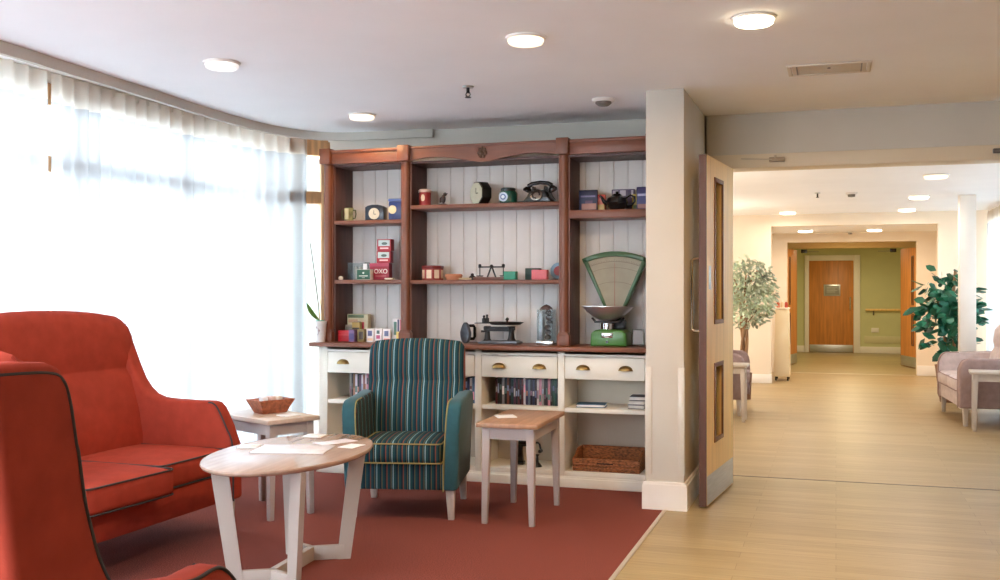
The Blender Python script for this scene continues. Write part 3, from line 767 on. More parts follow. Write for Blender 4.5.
# centre bay lower shelf
t = thing('biscuit_tin', 'octagonal red and cream biscuit tin with figures round its side', 'tin', (-2.675, 6.66, M2))
oc = [(.075 * cos(pi / 8 + i * pi / 4), .075 * sin(pi / 8 + i * pi / 4)) for i in range(8)]
MB().prism(oc, 0, .078, 'XY', bev=.002).done('body', col((150, 52, 44)), t)
MB().prism([(a * 1.04, b_ * 1.04) for a, b_ in oc], .0782, .1, 'XY', bev=.003).done('lid', col((116, 34, 32)), t)
for i in range(8):
    a = i * pi / 4
    if sin(a) < .3: MB().box((.0698 * cos(a), .0698 * sin(a), .04), (.002, .036, .058), rot=Matrix.Rotation(a, 4, 'Z')).done('cream_panel', col((226, 204, 176)), t)
t = thing('ashtray', 'low orange brown dish on the lower centre shelf', 'dish', (-2.515, 6.65, M2))
MB().lathe([(0, 0), (.045, 0), (.056, .03), (.05, .04), (.04, .032), (.035, .012), (0, .01)], sc=(1.15, .8)).done('bowl', col((186, 124, 90)), t)
t = thing('pen_knife', 'small pale closed penknife lying beside the orange dish', 'knife', (-2.42, 6.62, M2))
MB().box((0, 0, .007), (.09, .02, .014), .004).done('handle', col((196, 176, 140)), t)
t = thing('balance_scale', 'small iron balance scale on a wooden plinth', 'scales', (-2.245, 6.67, M2))
MB().b2((-.12, -.04, 0), (.11, .04, .018), .003).done('base_board', col((104, 62, 44)), t)
k_ = MB(); k_.tube([(-.03, 0, .018), (-.004, 0, .085)], .006); k_.tube([(.03, 0, .018), (.004, 0, .085)], .006); k_.ball((0, 0, .092), .013); k_.done('column', M['iron'], t)
k_ = MB(); k_.box((0, 0, .088), (.19, .008, .01), .002); k_.ball((-.085, 0, .098), .011); k_.ball((.085, 0, .098), .011); k_.done('beam', M['iron'], t)
for sx, pr_ in ((-1, .0), (1, .0)):
    k_ = MB(); k_.tube([(sx * .085, 0, .09), (sx * .085, 0, .03)], .0035); k_.lathe([(0, .022), (.02, .022), (.026, .03), (0, .028)], (sx * .085, 0, 0)); k_.done('pan', M['iron'], t)
t = thing('iron_weight', 'small dark bell-shaped weight beside the balance scale', 'weight', (-2.385, 6.67, M2))
MB().lathe([(0, 0), (.024, 0), (.022, .02), (.010, .032), (.012, .042), (0, .046)]).done('body', M['iron'], t)
boxthing('box', 'small teal green box at the foot of the balance scale', 'box', -2.088, 6.61, M2, .086, .05, .056, (42, 140, 112))
boxthing('box', 'dark green oblong box behind the pink box', 'box', -1.955, 6.70, M2, .10, .06, .078, (34, 62, 54))
boxthing('box', 'pink oblong box in front of the dark green one', 'box', -1.885, 6.62, M2, .106, .05, .066, (214, 110, 118))
t = thing('picture_plate', 'round blue and red plate standing against the shelf end', 'plate', (-1.800, 6.79, M2))
k_ = MB(); R_ = Matrix.Rotation(radians(78), 4, 'X')
k_.lathe([(0, 0), (.03, 0), (.058, .008), (.056, .012), (.03, .005), (0, .004)], (0, 0, .060), rot=R_); k_.done('rim', col((128, 160, 182)), t)
k_ = MB(); k_.lathe([(0, .0045), (.034, .0055), (.034, .0065), (0, .007)], (0, 0, .060), rot=R_); k_.done('picture', col((160, 62, 66)), t)
# right bay upper shelf
boxthing('book', 'dark blue picture book leaning at the pilaster end of the teapot shelf', 'book', -1.572, 6.70, R1, .125, .022, .142, (40, 44, 78), rz=0, art=[(.1, .9, .66, .74, (120, 110, 150)), (.15, .95, .08, .36, (182, 132, 120)), (.35, .75, .36, .5, (96, 70, 104))])
t = boxthing('box', 'small orange and red box between the dark blue book and teapot', 'box', -1.520 + .022, 6.74, R1, .070, .05, .112, (206, 92, 66), art=[(.05, .95, .05, .4, (196, 156, 80)), (.1, .9, .75, .95, (190, 50, 50))])
boxthing('book', 'purple and white patterned book standing behind the black teapot', 'book', -1.356, 6.80, R1, .155, .02, .150, (96, 84, 112), art=[(.05, .3, .5, .95, (190, 176, 190)), (.36, .62, .7, .95, (206, 196, 206)), (.7, .82, .6, .95, (70, 56, 90)), (.86, .95, .6, .95, (200, 190, 200))])
t = thing('teapot', 'round black glazed teapot with looped handle', 'teapot', (-1.37, 6.66, R1))
MB().lathe([(0, 0), (.04, 0), (.062, .02), (.072, .05), (.062, .08), (.036, .095), (0, .096)], seg=32).done('body', M['black'], t)
MB().lathe([(0, .095), (.034, .095), (.026, .106), (.008, .11), (.012, .122), (0, .126)]).done('lid', M['black'], t)
MB().tube([(-.062, 0, .045), (-.088, 0, .06), (-.105, 0, .09), (-.115, 0, .098)], .01, radii=[.018, .013, .009, .008], seg=12).done('spout', M['black'], t)
MB().tube([(.06, 0, .08), (.09, 0, .098), (.115, 0, .085), (.118, 0, .055), (.095, 0, .03), (.064, 0, .028)], .007, seg=10).done('handle', M['black'], t)
boxthing('box', 'narrow yellow box behind the teapot handle', 'box', -1.262, 6.78, R1, .055, .04, .112, (190, 168, 60), art=[(.15, .85, .1, .35, (90, 110, 60))])
boxthing('book', 'dark blue and violet book at the wall end of the teapot shelf', 'book', -1.206, 6.68, R1, .07, .03, .15, (52, 50, 104), art=[(.1, .9, .6, .7, (150, 150, 180)), (.1, .9, .06, .25, (170, 120, 110))])

# ---- things on the worktop
t = thing('potted_orchid', 'orchid with one leaf and a bare stem in a white pot', 'plant', (-3.455, 6.4785, TOP))
MB().lathe([(0, 0), (.034, 0), (.0445, .13), (.0465, .135), (.0465, .148), (.041, .148), (.039, .12), (0, .115)]).done('pot', M['pot'], t)
MB().lathe([(0, .118), (.0375, .118), (.0385, .14), (.03, .153), (0, .156)]).done('moss', M['pot_rim'], t)
def leafsurf(L, W, bend, mtx):
    def f(u, v):
        x_ = (v - .5) * 2 * W * (sin(pi * min(1, u * .96 + .04)) ** .7); return mtx @ Vector((x_, L * u, bend * u * u + abs(v - .5) * W * .5))
    return f
k_ = MB(); k_.surf(leafsurf(.165, .027, .055, Matrix.Translation((-.01, -.0, .145)) @ Matrix.Rotation(radians(75), 4, 'Z') @ Matrix.Rotation(radians(28), 4, 'X')), 14, 6); lf = k_.done('leaf', M['leaf_o'], t, 80)
k_ = MB(); k_.tube([(-.005, 0, .15), (-.01, -.005, .25), (-.03, -.01, .42), (-.055, -.02, .62), (-.07, -.02, .70)], .0035); k_.done('stem', M['stem'], t)
MB().tube([(.01, .01, .13), (.008, .01, .2), (.0, .0, .3)], .002).done('support_stick', col((96, 88, 70)), t)
k_ = MB()
k_.tube([(0, -.0365, .05), (.01, -.0385, .075), (.004, -.0405, .1)], .003); k_.ball((.010, -.039, .082), .009, sc=(1, .3, 1)); k_.ball((-.006, -.041, .105), .007, sc=(1, .3, 1.3)); k_.done('painted_motif', col((176, 150, 146)), t)
boxthing('box', 'low crimson box at the orchid end of the worktop', 'box', -3.335, 6.635, TOP, .098, .05, .078, (186, 34, 44), rz=.04, art=[(.05, .95, .55, .62, (210, 80, 80))])
boxthing('card_game', 'small grey lidded card box behind the crimson box', 'box', -3.335, 6.715, TOP, .07, .04, .115, (150, 146, 132), art=[(.1, .9, .1, .9, (120, 116, 108))])
boxthing('tin', 'gold and black banded tin in front of the vintage carton', 'tin', -3.275, 6.695, TOP, .06, .04, .135, (176, 146, 74), art=[(.05, .95, .62, .72, (50, 44, 40)), (.05, .95, .30, .55, (196, 172, 120))])
boxthing('carton', 'tall vintage cream carton with red and green artwork', 'box', -3.292, 6.765, TOP, .165, .05, .192, (206, 196, 160), art=[(.04, .8, .86, .97, (96, 116, 84)), (.05, .5, .68, .8, (196, 160, 130)), (.3, .66, .4, .72, (60, 66, 100)), (.55, .82, .35, .7, (184, 46, 58)), (.1, .5, .3, .45, (200, 180, 90))])
boxthing('box', 'small violet box beside the crimson box', 'box', -3.252, 6.585, TOP, .045, .05, .085, (124, 94, 138), art=[(.1, .9, .2, .7, (86, 78, 130))])
boxthing('box', 'small olive and gold box before the vintage carton', 'box', -3.185, 6.60, TOP, .05, .05, .09, (128, 110, 60), art=[(.2, .8, .2, .8, (70, 54, 44))])
for i, (xx, c1, c2, lb) in enumerate(((-3.125, (92, 96, 140), (236, 196, 160), 'white packet with blue panel, nearest the vintage carton'), (-3.062, (190, 78, 120), (70, 90, 84), 'white packet with pink panel between two blue panelled ones'), (-2.998, (106, 112, 146), (226, 146, 140), 'pink edged packet with blue panel before the tall white carton'))):
    boxthing('packet', lb, 'box', xx, 6.61, TOP, .057, .03, .094, (232, 222, 220), group='row of small packets on the worktop', art=[(.22, .78, .45, .85, c1), (.15, .85, .1, .28, c2)] if i != 1 else [(.25, .75, .25, .52, c1), (.3, .7, .62, .88, c2)])
boxthing('carton', 'tall white carton with green and pink stripes beside the pilaster', 'box', -2.930, 6.66, TOP, .08, .04, .168, (230, 222, 216), art=[(.1, .38, .3, .85, (96, 130, 116)), (.45, .62, .3, .95, (90, 84, 110)), (.68, .95, .5, .95, (206, 120, 130))])
boxthing('box', 'tiny pale yellow box at the foot of the pilaster', 'box', -2.905, 6.60, TOP, .030, .03, .075, (226, 200, 110))
# flat iron
t = thing('flat_iron', 'old grey flat iron stood on its end behind the teal chair', 'iron', (-2.415, 6.66, TOP), -.6)
k_ = MB(); pts = [(.052 * cos(a) * (1 if sin(a) < 0 else 1 - .35 * sin(a)), .072 + .072 * sin(a)) for a in [i * 2 * pi / 28 for i in range(28)]]
k_.prism(pts, -.03, -.005, 'XZ', bev=.004); k_.done('sole_plate', M['iron2'], t)
k_ = MB(); k_.tube([(0, -.006, .03), (0.0, .05, .03), (0, .06, .045), (0, .06, .105), (0, .05, .12), (0, -.006, .12)], .011, seg=10); k_.done('handle', M['black'], t)
# black kitchen scale
t = thing('kitchen_scale', 'black cast iron scale with flat plate and brass weights', 'scales', (-2.185, 6.66, TOP), .05)
k_ = MB(); k_.prism([(-.13, 0), (.14, 0), (.15, .012), (.12, .022), (-.10, .022), (-.14, .012)], -.07, .07, 'XZ', bev=.004); k_.done('base', M['iron2'], t)
k_ = MB()
k_.lathe([(.034, .02), (.022, .04), (.018, .08), (.026, .115), (.03, .12), (0, .12)], (.085, 0, 0)); k_.lathe([(.03, .02), (.02, .035), (.016, .09), (.024, .12), (0, .12)], (-.085, 0, 0)); k_.done('column', M['iron'], t)
k_ = MB(); k_.box((0, 0, .105), (.22, .03, .024), .004); k_.box((.0, -.03, .092), (.2, .008, .012), .002); k_.box((-.1, -.03, .085), (.04, .02, .014), .002, m=None); k_.done('beam', M['iron'], t)
k_ = MB(); k_.lathe([(0, .128), (.10, .13), (.125, .146), (.122, .149), (.098, .136), (0, .134)], (.045, 0, 0), sc=(1, .7)); k_.done('plate', M['iron'], t)
k_ = MB(); k_.box((-.12, 0, .140), (.10, .06, .005), .002); k_.done('weight_tray', M['iron'], t)
for sx, hh in ((-.11, .05), (-.088, .056)):
    MB().lathe([(0, 0), (.014, 0), (.014, hh * .55), (.005, hh * .65), (.009, hh * .85), (.006, hh), (0, hh)], (sx, 0, .143)).done('weight', M['iron'], t)
MB().lathe([(0, 0), (.012, 0), (.010, .012), (.005, .02), (.013, .032), (.009, .044), (0, .047)], (.055, 0, .134)).done('knob', M['black'], t)
# clear case with dark rounded pieces
t = thing('display_case', 'clear upright case stacked with dark brown nuts on silver base', 'jar', (-1.852, 6.66, TOP))
MB().b2((-.058, -.045, 0), (.058, .045, .026), .004).done('base', M['chrome'], t)
g_ = MB(); g_.b2((-.055, -.042, .027), (-.052, .042, .235)); g_.b2((.052, -.042, .027), (.055, .042, .235)); g_.b2((-.052, -.042, .027), (.052, -.039, .235)); g_.b2((-.052, .039, .027), (.052, .042, .235)); g_.done('shell', M['acrylic'], t)
rn = random.Random(4)
for i in range(7):
    MB().ball((rn.uniform(.010, .026), rn.uniform(-.016, -.006), .05 + i * .033), .021, sc=(1.1, 1, .85), seg=14).done('nut', mat('dark_nut', (58, 36, 32), .5, var=.3, scale=40) if i == 0 else bpy.data.materials['dark_nut'], t)
MB().b2((-.046, -.028, .027), (-.018, .034, .225), .01).done('silver_lining', mat('frosted_liner', (190, 194, 202), .3, .3, var=.2, scale=20), t)
k_ = MB(); k_.lathe([(0, .25), (.03, .246), (.046, .238), (.046, .236)], (-.005, 0, 0)); k_.lathe([(0, .236), (.044, .236), (.038, .25), (.02, .262), (0, .272)], (0, 0, 0)); k_.done('lid', mat('nut_lid', (84, 66, 60), .5, var=.25, scale=40), t)
# green shop scale with fan dial
t = thing('shop_scale', 'large green shop scale with fan-shaped dial and metal pan', 'scales', (-1.408, 6.66, TOP), -.0)
k_ = MB(); k_.prism([(-.122, 0), (.122, 0), (.118, .085), (.085, .108), (-.085, .108), (-.118, .085)], -.095, .10, 'XZ', bev=.012, seg=3); k_.done('body', M['green_sc'], t)
k_ = MB(); k_.b2((-.045, -.0985, .056), (.03, -.094, .088), .002); k_.done('nameplate', M['chrome'], t)
k_ = MB(); k_.b2((-.036, -.0995, .070), (.02, -.0983, .074)); k_.b2((-.03, -.0995, .063), (.014, -.0983, .066)); k_.done('nameplate_print', col((70, 72, 70)), t)
MB().cyl((-.008, -.0985, .03), .008, .008, axis='Y').done('level_knob', M['black'], t)
k_ = MB(); k_.cyl((-.018, -.02, .130), .046, .044, bev=.003); k_.done('neck', M['chrome'], t)
k_ = MB(); k_.box((-.018, -.02, .158), (.17, .08, .012), .004); k_.tube([(-.10, -.02, .158), (-.125, -.02, .185)], .008); k_.tube([(.06, -.02, .158), (.09, -.02, .185)], .008); k_.b2((.02, .0, .108), (.09, .06, .17), .006); k_.done('spider', M['iron'], t)
k_ = MB(); k_.lathe([(0, .165), (.05, .169), (.10, .193), (.145, .230), (.168, .257), (.182, .259), (.182, .263), (.165, .262), (.14, .237), (.097, .200), (.05, .176), (0, .172)], (-.018, -.02, 0), seg=48, sc=(1, .82)); k_.done('pan', M['mauve_bowl'], t)
# fan head: sector with apex downwards
ax, az, R0, ha = .012, .10, .520, radians(25.0)
def sect(r0, r1, a, n=24):
    p = [(ax + r1 * sin(-a + 2 * a * i / n), az + r1 * cos(-a + 2 * a * i / n)) for i in range(n + 1)]
    q = [(ax + r0 * sin(a - 2 * a * i / n), az + r0 * cos(a - 2 * a * i / n)) for i in range(n + 1)]
    return p + q
FY = .075
k_ = MB(); k_.prism(sect(.02, R0, ha), FY - .02, FY + .03, 'XZ', bev=.006)
k_.prism(sect(R0 - .03, R0 + .004, ha * 1.01), FY - .032, FY - .0201, 'XZ', bev=.004)
for sg in (-1, 1):
    a0 = ha * 1.0
    ca, sa = cos(a0), sin(a0) * sg
    p0 = (ax + .05 * sa, az + .05 * ca); p1 = (ax + R0 * sa, az + R0 * ca); wdt = .030
    nx, nz = -ca * sg, abs(sa)
    k_.prism([p0, p1, (p1[0] + nx * wdt, p1[1] + nz * wdt), (p0[0] + nx * wdt * .5, p0[1] + nz * wdt * .5)], FY - .032, FY - .0201, 'XZ', bev=.004)
k_.done('dial_frame', M['dkgreen_sc'], t)
k_ = MB(); k_.prism(sect(.14, R0 - .03, ha * .88), FY - .0235, FY - .0202, 'XZ'); fd = k_.done('dial', M['dial'], t)
k_ = MB()
k_.prism(sect(R0 - .065, R0 - .062, ha * .84), FY - .0242, FY - .0236, 'XZ'); k_.prism(sect(R0 - .105, R0 - .103, ha * .84), FY - .0242, FY - .0236, 'XZ'); k_.prism(sect(R0 - .2, R0 - .198, ha * .84), FY - .0242, FY - .0236, 'XZ')
for i in range(31):
    a = -ha * .84 + 2 * ha * .84 * i / 30; r0 = R0 - .062; r1 = r0 + (.016 if i % 5 == 0 else .009)
    dx, dz = cos(a) * .0009, -sin(a) * .0009
    k_.prism([(ax + r0 * sin(a) - dx, az + r0 * cos(a) - dz), (ax + r1 * sin(a) - dx, az + r1 * cos(a) - dz), (ax + r1 * sin(a) + dx, az + r1 * cos(a) + dz), (ax + r0 * sin(a) + dx, az + r0 * cos(a) + dz)], FY - .0242, FY - .0236, 'XZ')
k_.done('graduations', col((96, 80, 58)), fd)
k_ = MB(); k_.prism([(ax - .002, az + .1), (ax + .002, az + .1), (ax + .001, az + R0 - .07), (ax - .001, az + R0 - .07)], FY - .0262, FY - .0250, 'XZ'); k_.done('pointer', col((150, 70, 50)), fd)
# acrylic stand by the wall stub
t = thing('leaflet_holder', 'small clear acrylic leaflet holder beside the green scale', 'leaflet holder', (-1.222, 6.62, TOP), .1)
k_ = MB(); R_ = Matrix.Rotation(-.25, 4, 'X')
k_.box((0, 0, .0015), (.08, .06, .003)); k_.box((0, .005, .058), (.08, .003, .112), rot=R_); k_.box((-.039, .0, .045), (.003, .035, .085)); k_.box((.039, 0, .045), (.003, .035, .085)); k_.done('stand', M['acrylic'], t)
k_ = MB(); k_.box((0, -.006, .06), (.06, .003, .09), rot=R_); k_.done('card', col((150, 146, 146)), t)

# ---- books and cases in the cupboards
ORD = ['first', 'second', 'third', 'fourth', 'fifth', 'sixth', 'seventh', 'eighth', 'ninth', 'tenth', 'eleventh', 'twelfth', 'thirteenth', 'fourteenth', 'fifteenth', 'sixteenth', 'seventeenth', 'eighteenth', 'nineteenth', 'twentieth', 'twenty-first', 'twenty-second', 'twenty-third', 'twenty-fourth', 'twenty-fifth', 'twenty-sixth', 'twenty-seventh', 'twenty-eighth', 'twenty-ninth', 'thirtieth', 'thirty-first', 'thirty-second']
PALE = [('black', (34, 32, 38)), ('maroon', (84, 34, 40)), ('grey', (128, 124, 128)), ('rust brown', (122, 70, 50)), ('dark green', (32, 66, 58)), ('pale', (196, 190, 190)), ('pink', (190, 116, 136)), ('navy', (46, 54, 84)), ('plum', (84, 52, 72)), ('slate blue', (92, 104, 130))]
def row(x0, x1, y, where, grp, seed, seq=None):
    rn = random.Random(seed); x = x0; i = 0
    while True:
        w = rn.uniform(.0125, .0185); 
        if x + w > x1 or i >= len(ORD): break
        nm, c = PALE[seq[i % len(seq)]] if seq else rn.choice(PALE)
        h = rn.choice([.170, .176, .172, .178]); d = .13
        c = [max(0, min(255, v + rn.randint(-8, 8))) for v in c]
        t = thing('book', 'slim %s spine, %s from window end of %s' % (nm, ORD[i], where), 'book', (x + w / 2, y, SS), 0, grp)
        MB().b2((-w / 2 + .0004, 0, 0), (w / 2 - .0004, d, h), .0015).done('cover', col(c, .4), t)
        zc = rn.uniform(.05, .12); cc = PALE[rn.randint(0, 9)][1]
        MB().b2((-w / 2 + .0022, -.0008, zc - rn.uniform(.01, .035)), (w / 2 - .0022, .0006, zc + rn.uniform(.01, .03)), .0002).done('spine_label', col([min(255, v + 50) for v in cc], .4), t)
        x += w; i += 1
row(-3.28, -2.96, 6.585, 'row behind the teal chair', 'slim cases in the window-end cupboard', 11, [2, 0, 3, 5, 0, 8, 5, 3, 5, 6, 0, 7, 1, 5, 2, 0])
row(-2.395, -2.308, 6.555, 'short row seen past the teal chair', 'slim cases in the second cupboard', 12, [0, 7, 5, 9, 5, 9])
row(-2.185, -1.738, 6.575, 'row above the small table', 'slim cases in the third cupboard', 13, [1, 0, 0, 2, 0, 3, 0, 4, 8, 0, 1, 0, 1, 5, 7, 9, 0, 7, 0, 5, 6, 2, 0, 0, 6, 0, 4, 4, 0])
t = thing('book', 'thin blue book lying flat on the cupboard shelf', 'book', (-1.53, 6.62, SS), .1)
MB().b2((-.095, -.07, 0), (.095, .07, .004), .001).done('cover', col((40, 86, 120)), t); MB().b2((-.09, -.066, .0042), (.09, .068, .018), .001).done('pages', M['paper'], t); MB().b2((-.095, -.07, .0182), (.095, .07, .022), .001).done('cover', col((40, 86, 120)), t)
for i, (c, nm) in enumerate((((44, 44, 60), 'bottom'), ((150, 140, 140), 'middle'), ((40, 38, 52), 'top'))):
    t = thing('book', {'bottom': 'dark hardback at the bottom of the small flat stack', 'middle': 'pale paperback in the middle of the small flat stack', 'top': 'dark hardback on top of the small flat stack'}[nm], 'book', (-1.228 + .004 * i, 6.64, SS + i * .0272), .03 * i, 'flat stack of books beside the wall stub')
    MB().b2((-.052, -.075, 0), (.052, .075, .003), .0008).done('cover', col(c), t); MB().b2((-.05, -.072, .0032), (.049, .072, .0228), .001).done('pages', col((206, 200, 190)), t); MB().b2((-.052, -.075, .023), (.052, .075, .026), .0008).done('cover', col(c), t)
# wicker tray basket
t = thing('wicker_basket', 'brown wicker basket tray on the bottom cupboard shelf', 'basket', (-1.418, 6.655, BS))
k_ = MB(); W2, D2 = .222, .125
def side(poly, a, b, plane): k_.prism(poly, a, b, plane, bev=.004)
side([(-W2, 0), (W2, 0), (W2, .072), (-W2, .072)], -D2, -D2 + .016, 'XZ'); side([(-W2, 0), (W2, 0), (W2, .125), (-W2, .125)], D2 - .016, D2, 'XZ')
for sx in (-1, 1):
    lo_s, hi_s = sorted((sx * W2, sx * (W2 - .016)))
    k_.prism([(-D2 + .0165, 0), (D2 - .0165, 0), (D2 - .0165, .125), (0, .120), (-D2 + .06, .085), (-D2 + .0165, .072)], lo_s, hi_s, 'YZ', bev=.004)
k_.b2((-W2 + .017, -D2 + .017, 0), (W2 - .017, D2 - .017, .012)); k_.done('woven_body', M['wicker'], t)
k_ = MB(); k_.tube([(-W2, -D2 + .008, .075), (W2, -D2 + .008, .075)], .009); k_.tube([(-W2, D2 - .008, .128), (W2, D2 - .008, .128)], .009)
for sx in (-1, 1): k_.tube([(sx * (W2 - .008), -D2 + .008, .075), (sx * (W2 - .008), -D2 + .06, .088), (sx * (W2 - .008), 0, .123), (sx * (W2 - .008), D2 - .008, .128)], .009)
for zz in (.022, .044): k_.tube([(-W2 + .004, -D2 - .002, zz), (W2 - .004, -D2 - .002, zz)], .006)
k_.done('rim', M['wicker'], t)
MB().b2((-.06, -D2 - .003, .042), (.05, -D2 + .002, .058), .004).done('hand_hole_shade', M['wicker_dk'], t)  # solid dark block painted for the shade in a hand hole
# black iron mincer on the bottom shelf
t = thing('mincer', 'black cast iron hand mincer behind the small table legs', 'mincer', (-1.985, 6.66, BS))
k_ = MB(); k_.b2((-.09, -.03, 0), (-.02, .03, .022), .004); k_.prism([(-.08, .022), (-.03, .022), (-.036, .09), (-.03, .15), (-.078, .15), (-.072, .09)], -.02, .02, 'XZ', bev=.005); k_.done('clamp', M['black'], t)
k_ = MB(); k_.cyl((-.02, 0, .15), .028, .13, axis='X', bev=.004); k_.lathe([(0, .17), (.016, .17), (.04, .205), (.036, .206), (0, .18)], (-.055, 0, 0)); k_.done('barrel', M['black'], t)
k_ = MB(); k_.tube([(.045, 0, .15), (.075, 0, .15), (.085, 0, .14), (.10, -.01, .09)], .007); k_.tube([(.10, -.01, .10), (.10, -.05, .10)], .012); k_.done('crank', M['black'], t)
t = thing('iron_trivet', 'small dark iron stand on the shelf beside the mincer', 'stand', (-1.90, 6.60, BS))
k_ = MB(); k_.lathe([(0, 0), (.034, 0), (.03, .01), (.012, .03), (.008, .07), (.018, .08), (0, .085)]); k_.done('column', M['black'], t)

# ------------------------------------------------------------------ upholstered seats
def profile_wing(arm, top, tip=None):
    a = arm
    return [(-.35, .17), (-.345, .45), (-.305, a - .09), (-.255, a - .03), (-.215, a - .004), (-.18, a), (-.10, a - .004), (.04, a + .022), (.125, a + .038), (.165, a + .056), (.206, a + .122), (.232, a + .193), (.25, a + .255), (.277, top - .115), (.293, top - .045), (.312, top - .012), (.345, top), (.405, top + .004), (.48, top + .006), (.492, top - .015), (.48, top - .1), (.41, .6), (.37, .17)]
SOFA_P = [(-.37, .17), (-.365, .46), (-.325, .56), (-.275, .655), (-.245, .684), (-.215, .690), (-.10, .688), (.04, .692), (.11, .698), (.165, .715), (.21, .75), (.25, .80), (.29, .88), (.325, .96), (.365, 1.05), (.385, 1.085), (.40, 1.095), (.43, 1.09), (.445, 1.05), (.43, .9), (.40, .6), (.37, .17)]
def profile_low(arm, back):
    a = arm
    return [(-.345, .17), (-.345, .50), (-.335, a - .07), (-.31, a - .02), (-.265, a), (-.15, a + .004), (.06, a + .008), (.20, a + .014), (.25, a + .01), (.285, a - .02), (.305, a - .08), (.30, .45), (.285, .17)]
def seat(name, label, W, prof, armt, nc, cush_h, backz, backw, Mc, Mb, Marm, Mplain, Mpipe, Mleg, arch=0.02, seat_z=.435, D=.37, rake=.10, cushoff=None, legh=.17, pipe_r=.0048, wing_pipe='outer', group=None, bottom=.17, cat=None, depth_shift=0.0, head=.70, lean=0.0):
    t = thing(name, label, cat or ('sofa' if nc > 1 else 'armchair'), (0, 0, 0), 0, group)
    fy = min(p[0] for p in prof); by = max(p[0] for p in prof if p[1] < .3)
    iw = W / 2 - armt
    # seat frame
    k = MB(); k.b2((-iw - .01, fy + .02, bottom), (iw + .01, by - .01, .315), .014); k.done('seat_rail', Mb, t)
    # cushions
    cw = 2 * iw / nc
    for i in range(nc):
        cx = -iw + cw * (i + .5); off = cushoff[i] if cushoff else (0, 0)
        k = MB(); hx_, hy_, hz_ = cw / 2 - .004, (by - .10 - (fy - .0)) / 2 - .03, (seat_z - .318) / 2
        cy_ = fy - .01 + hy_ + off[0]
        k.cushion((0, 0, 0), (hx_, hy_, hz_), .028, .018, front=.008); q = k.done('seat_cushion', Mc, t, 50)
        q.location = (cx, cy_, .318 + hz_); q.rotation_euler = (0, 0, off[1])
        for zz in ((hz_ - .004), (-hz_ + .006)):
            k = MB(); pts = []
            r = .035
            for (sx, sy, a0) in ((1, -1, -90), (1, 1, 0), (-1, 1, 90), (-1, -1, 180)):
                for j in range(5):
                    a = radians(a0 + 90 * j / 4); pts.append((sx * (hx_ - r) + r * cos(a), sy * (hy_ - r) + r * sin(a), zz))
            k.tube(pts, pipe_r, closed=True); k.done('piping', Mpipe, q)
    # backrest
    y_s = by - .155; y_t = by - .105 + rake * .25; n = 20
    def zt(u): 
        c = abs(2 * u - 1)
        return backz + arch * (1 - c ** 2.2)
    k = MB(); bm = k.bm; cols_ = []
    hb = backw / 2
    for i in range(n + 1):
        u = i / n; c = 2 * u - 1
        edge = 1 - max(0, (abs(c) - .90) / .10) ** 2 * .35
        top = zt(u) - (0.03 * max(0, (abs(c) - .92) / .08) ** 2)
        widen = 1.0
        ring = []
        zs = [seat_z - .06, seat_z + .05, seat_z + .18, head - .05, head - .006, head + .006, head + .05, top - .07, top - .02, top, top - .005, top - .03, top - .3, .5, .30]
        for j, z in enumerate(zs):
            f_ = min(1, max(0, (z - seat_z) / (backz - seat_z)))
            yf = y_s + (y_t - y_s) * f_
            bul = .022 * sin(pi * min(1, max(0, (z - seat_z + .06) / (head - seat_z + .06)))) if z < head else .016 * sin(pi * min(1, (z - head) / (top - head + .001)))
            th = .085 + .05 * (1 - f_)
            if j <= 6: y = yf - bul * edge + (.014 if j in (4, 5) else 0)
            elif j == 7: y = yf - .012 * edge
            elif j == 8: y = yf + .008
            elif j == 9: y = yf + .045
            elif j == 10: y = yf + th - .035
            elif j == 11: y = yf + th
            else: y = yf + th + (-.0)
            if j < 12: y += (1 - edge) * .10 * (1 if j < 9 else (0 if j == 9 else -1)) * .5
            wtap = 1.0
            if callable(backw_fn := None or (lambda zz: 1.0)): wtap = backw_fn(z)
            ring.append(bm.verts.new((c * hb * wtap, y, z)))
        cols_.append(ring)
    for a, b_ in zip(cols_, cols_[1:]):
        m_ = len(a)
        for j in range(m_):
            jj = (j + 1) % m_; bm.faces.new((a[j], b_[j], b_[jj], a[jj]))
    bm.faces.new(cols_[0]); bm.faces.new(list(reversed(cols_[-1])))
    bmesh.ops.recalc_face_normals(bm, faces=bm.faces)
    bk = k.done('backrest', Mc, t, 50)
    if wing_pipe == 'back':
        for sg in (0, n):
            k = MB(); k.tube([cols for cols in [(((2 * sg / n) - 1) * hb, y_s + (y_t - y_s) * (z - seat_z) / (backz - seat_z) + .012, z) for z in (seat_z + .2, seat_z + .3, seat_z + .4, backz - .06, backz - .03)]], pipe_r); k.done('piping', Mpipe, bk)
    # arms with wings
    for sx in (-1, 1):
        k = MB(); xo, xi = sx * W / 2, sx * (W / 2 - armt); lo, hi = min(xo, xi), max(xo, xi)
        k.prism(prof, lo, hi, 'YZ', bev=.020, seg=3)
        if lean:
            for v in k.bm.verts: v.co.x += sx * lean * max(0, v.co.z - .30)
        if isinstance(Marm, tuple):
            k.mats = list(Marm)
            for f in k.bm.faces:
                f.normal_update(); f.material_index = 0 if f.normal.x * sx < -.5 else 1
        ar = k.done('arm', None if isinstance(Marm, tuple) else Marm, t, 60)
        ins = .010
        ip = prof[1:-4] if wing_pipe == 'outer' else prof[0:6]
        side_x = xo - sx * .004 if wing_pipe == 'outer' else xi + sx * .006
        k = MB(); k.tube([(side_x + sx * lean * max(0, p[1] - .304), p[0] + (.006 if wing_pipe == 'outer' else .002), p[1] - (.020 if p[1] > 1.0 else .004)) for p in smooth2(ip)], pipe_r); k.done('piping', Mpipe, ar)
        if wing_pipe == 'outer':
            k = MB(); k.tube([(xi + sx * .006, p[0] + .004, p[1] - .004) for p in smooth2(prof[0:5])], pipe_r); k.done('piping', Mpipe, ar)
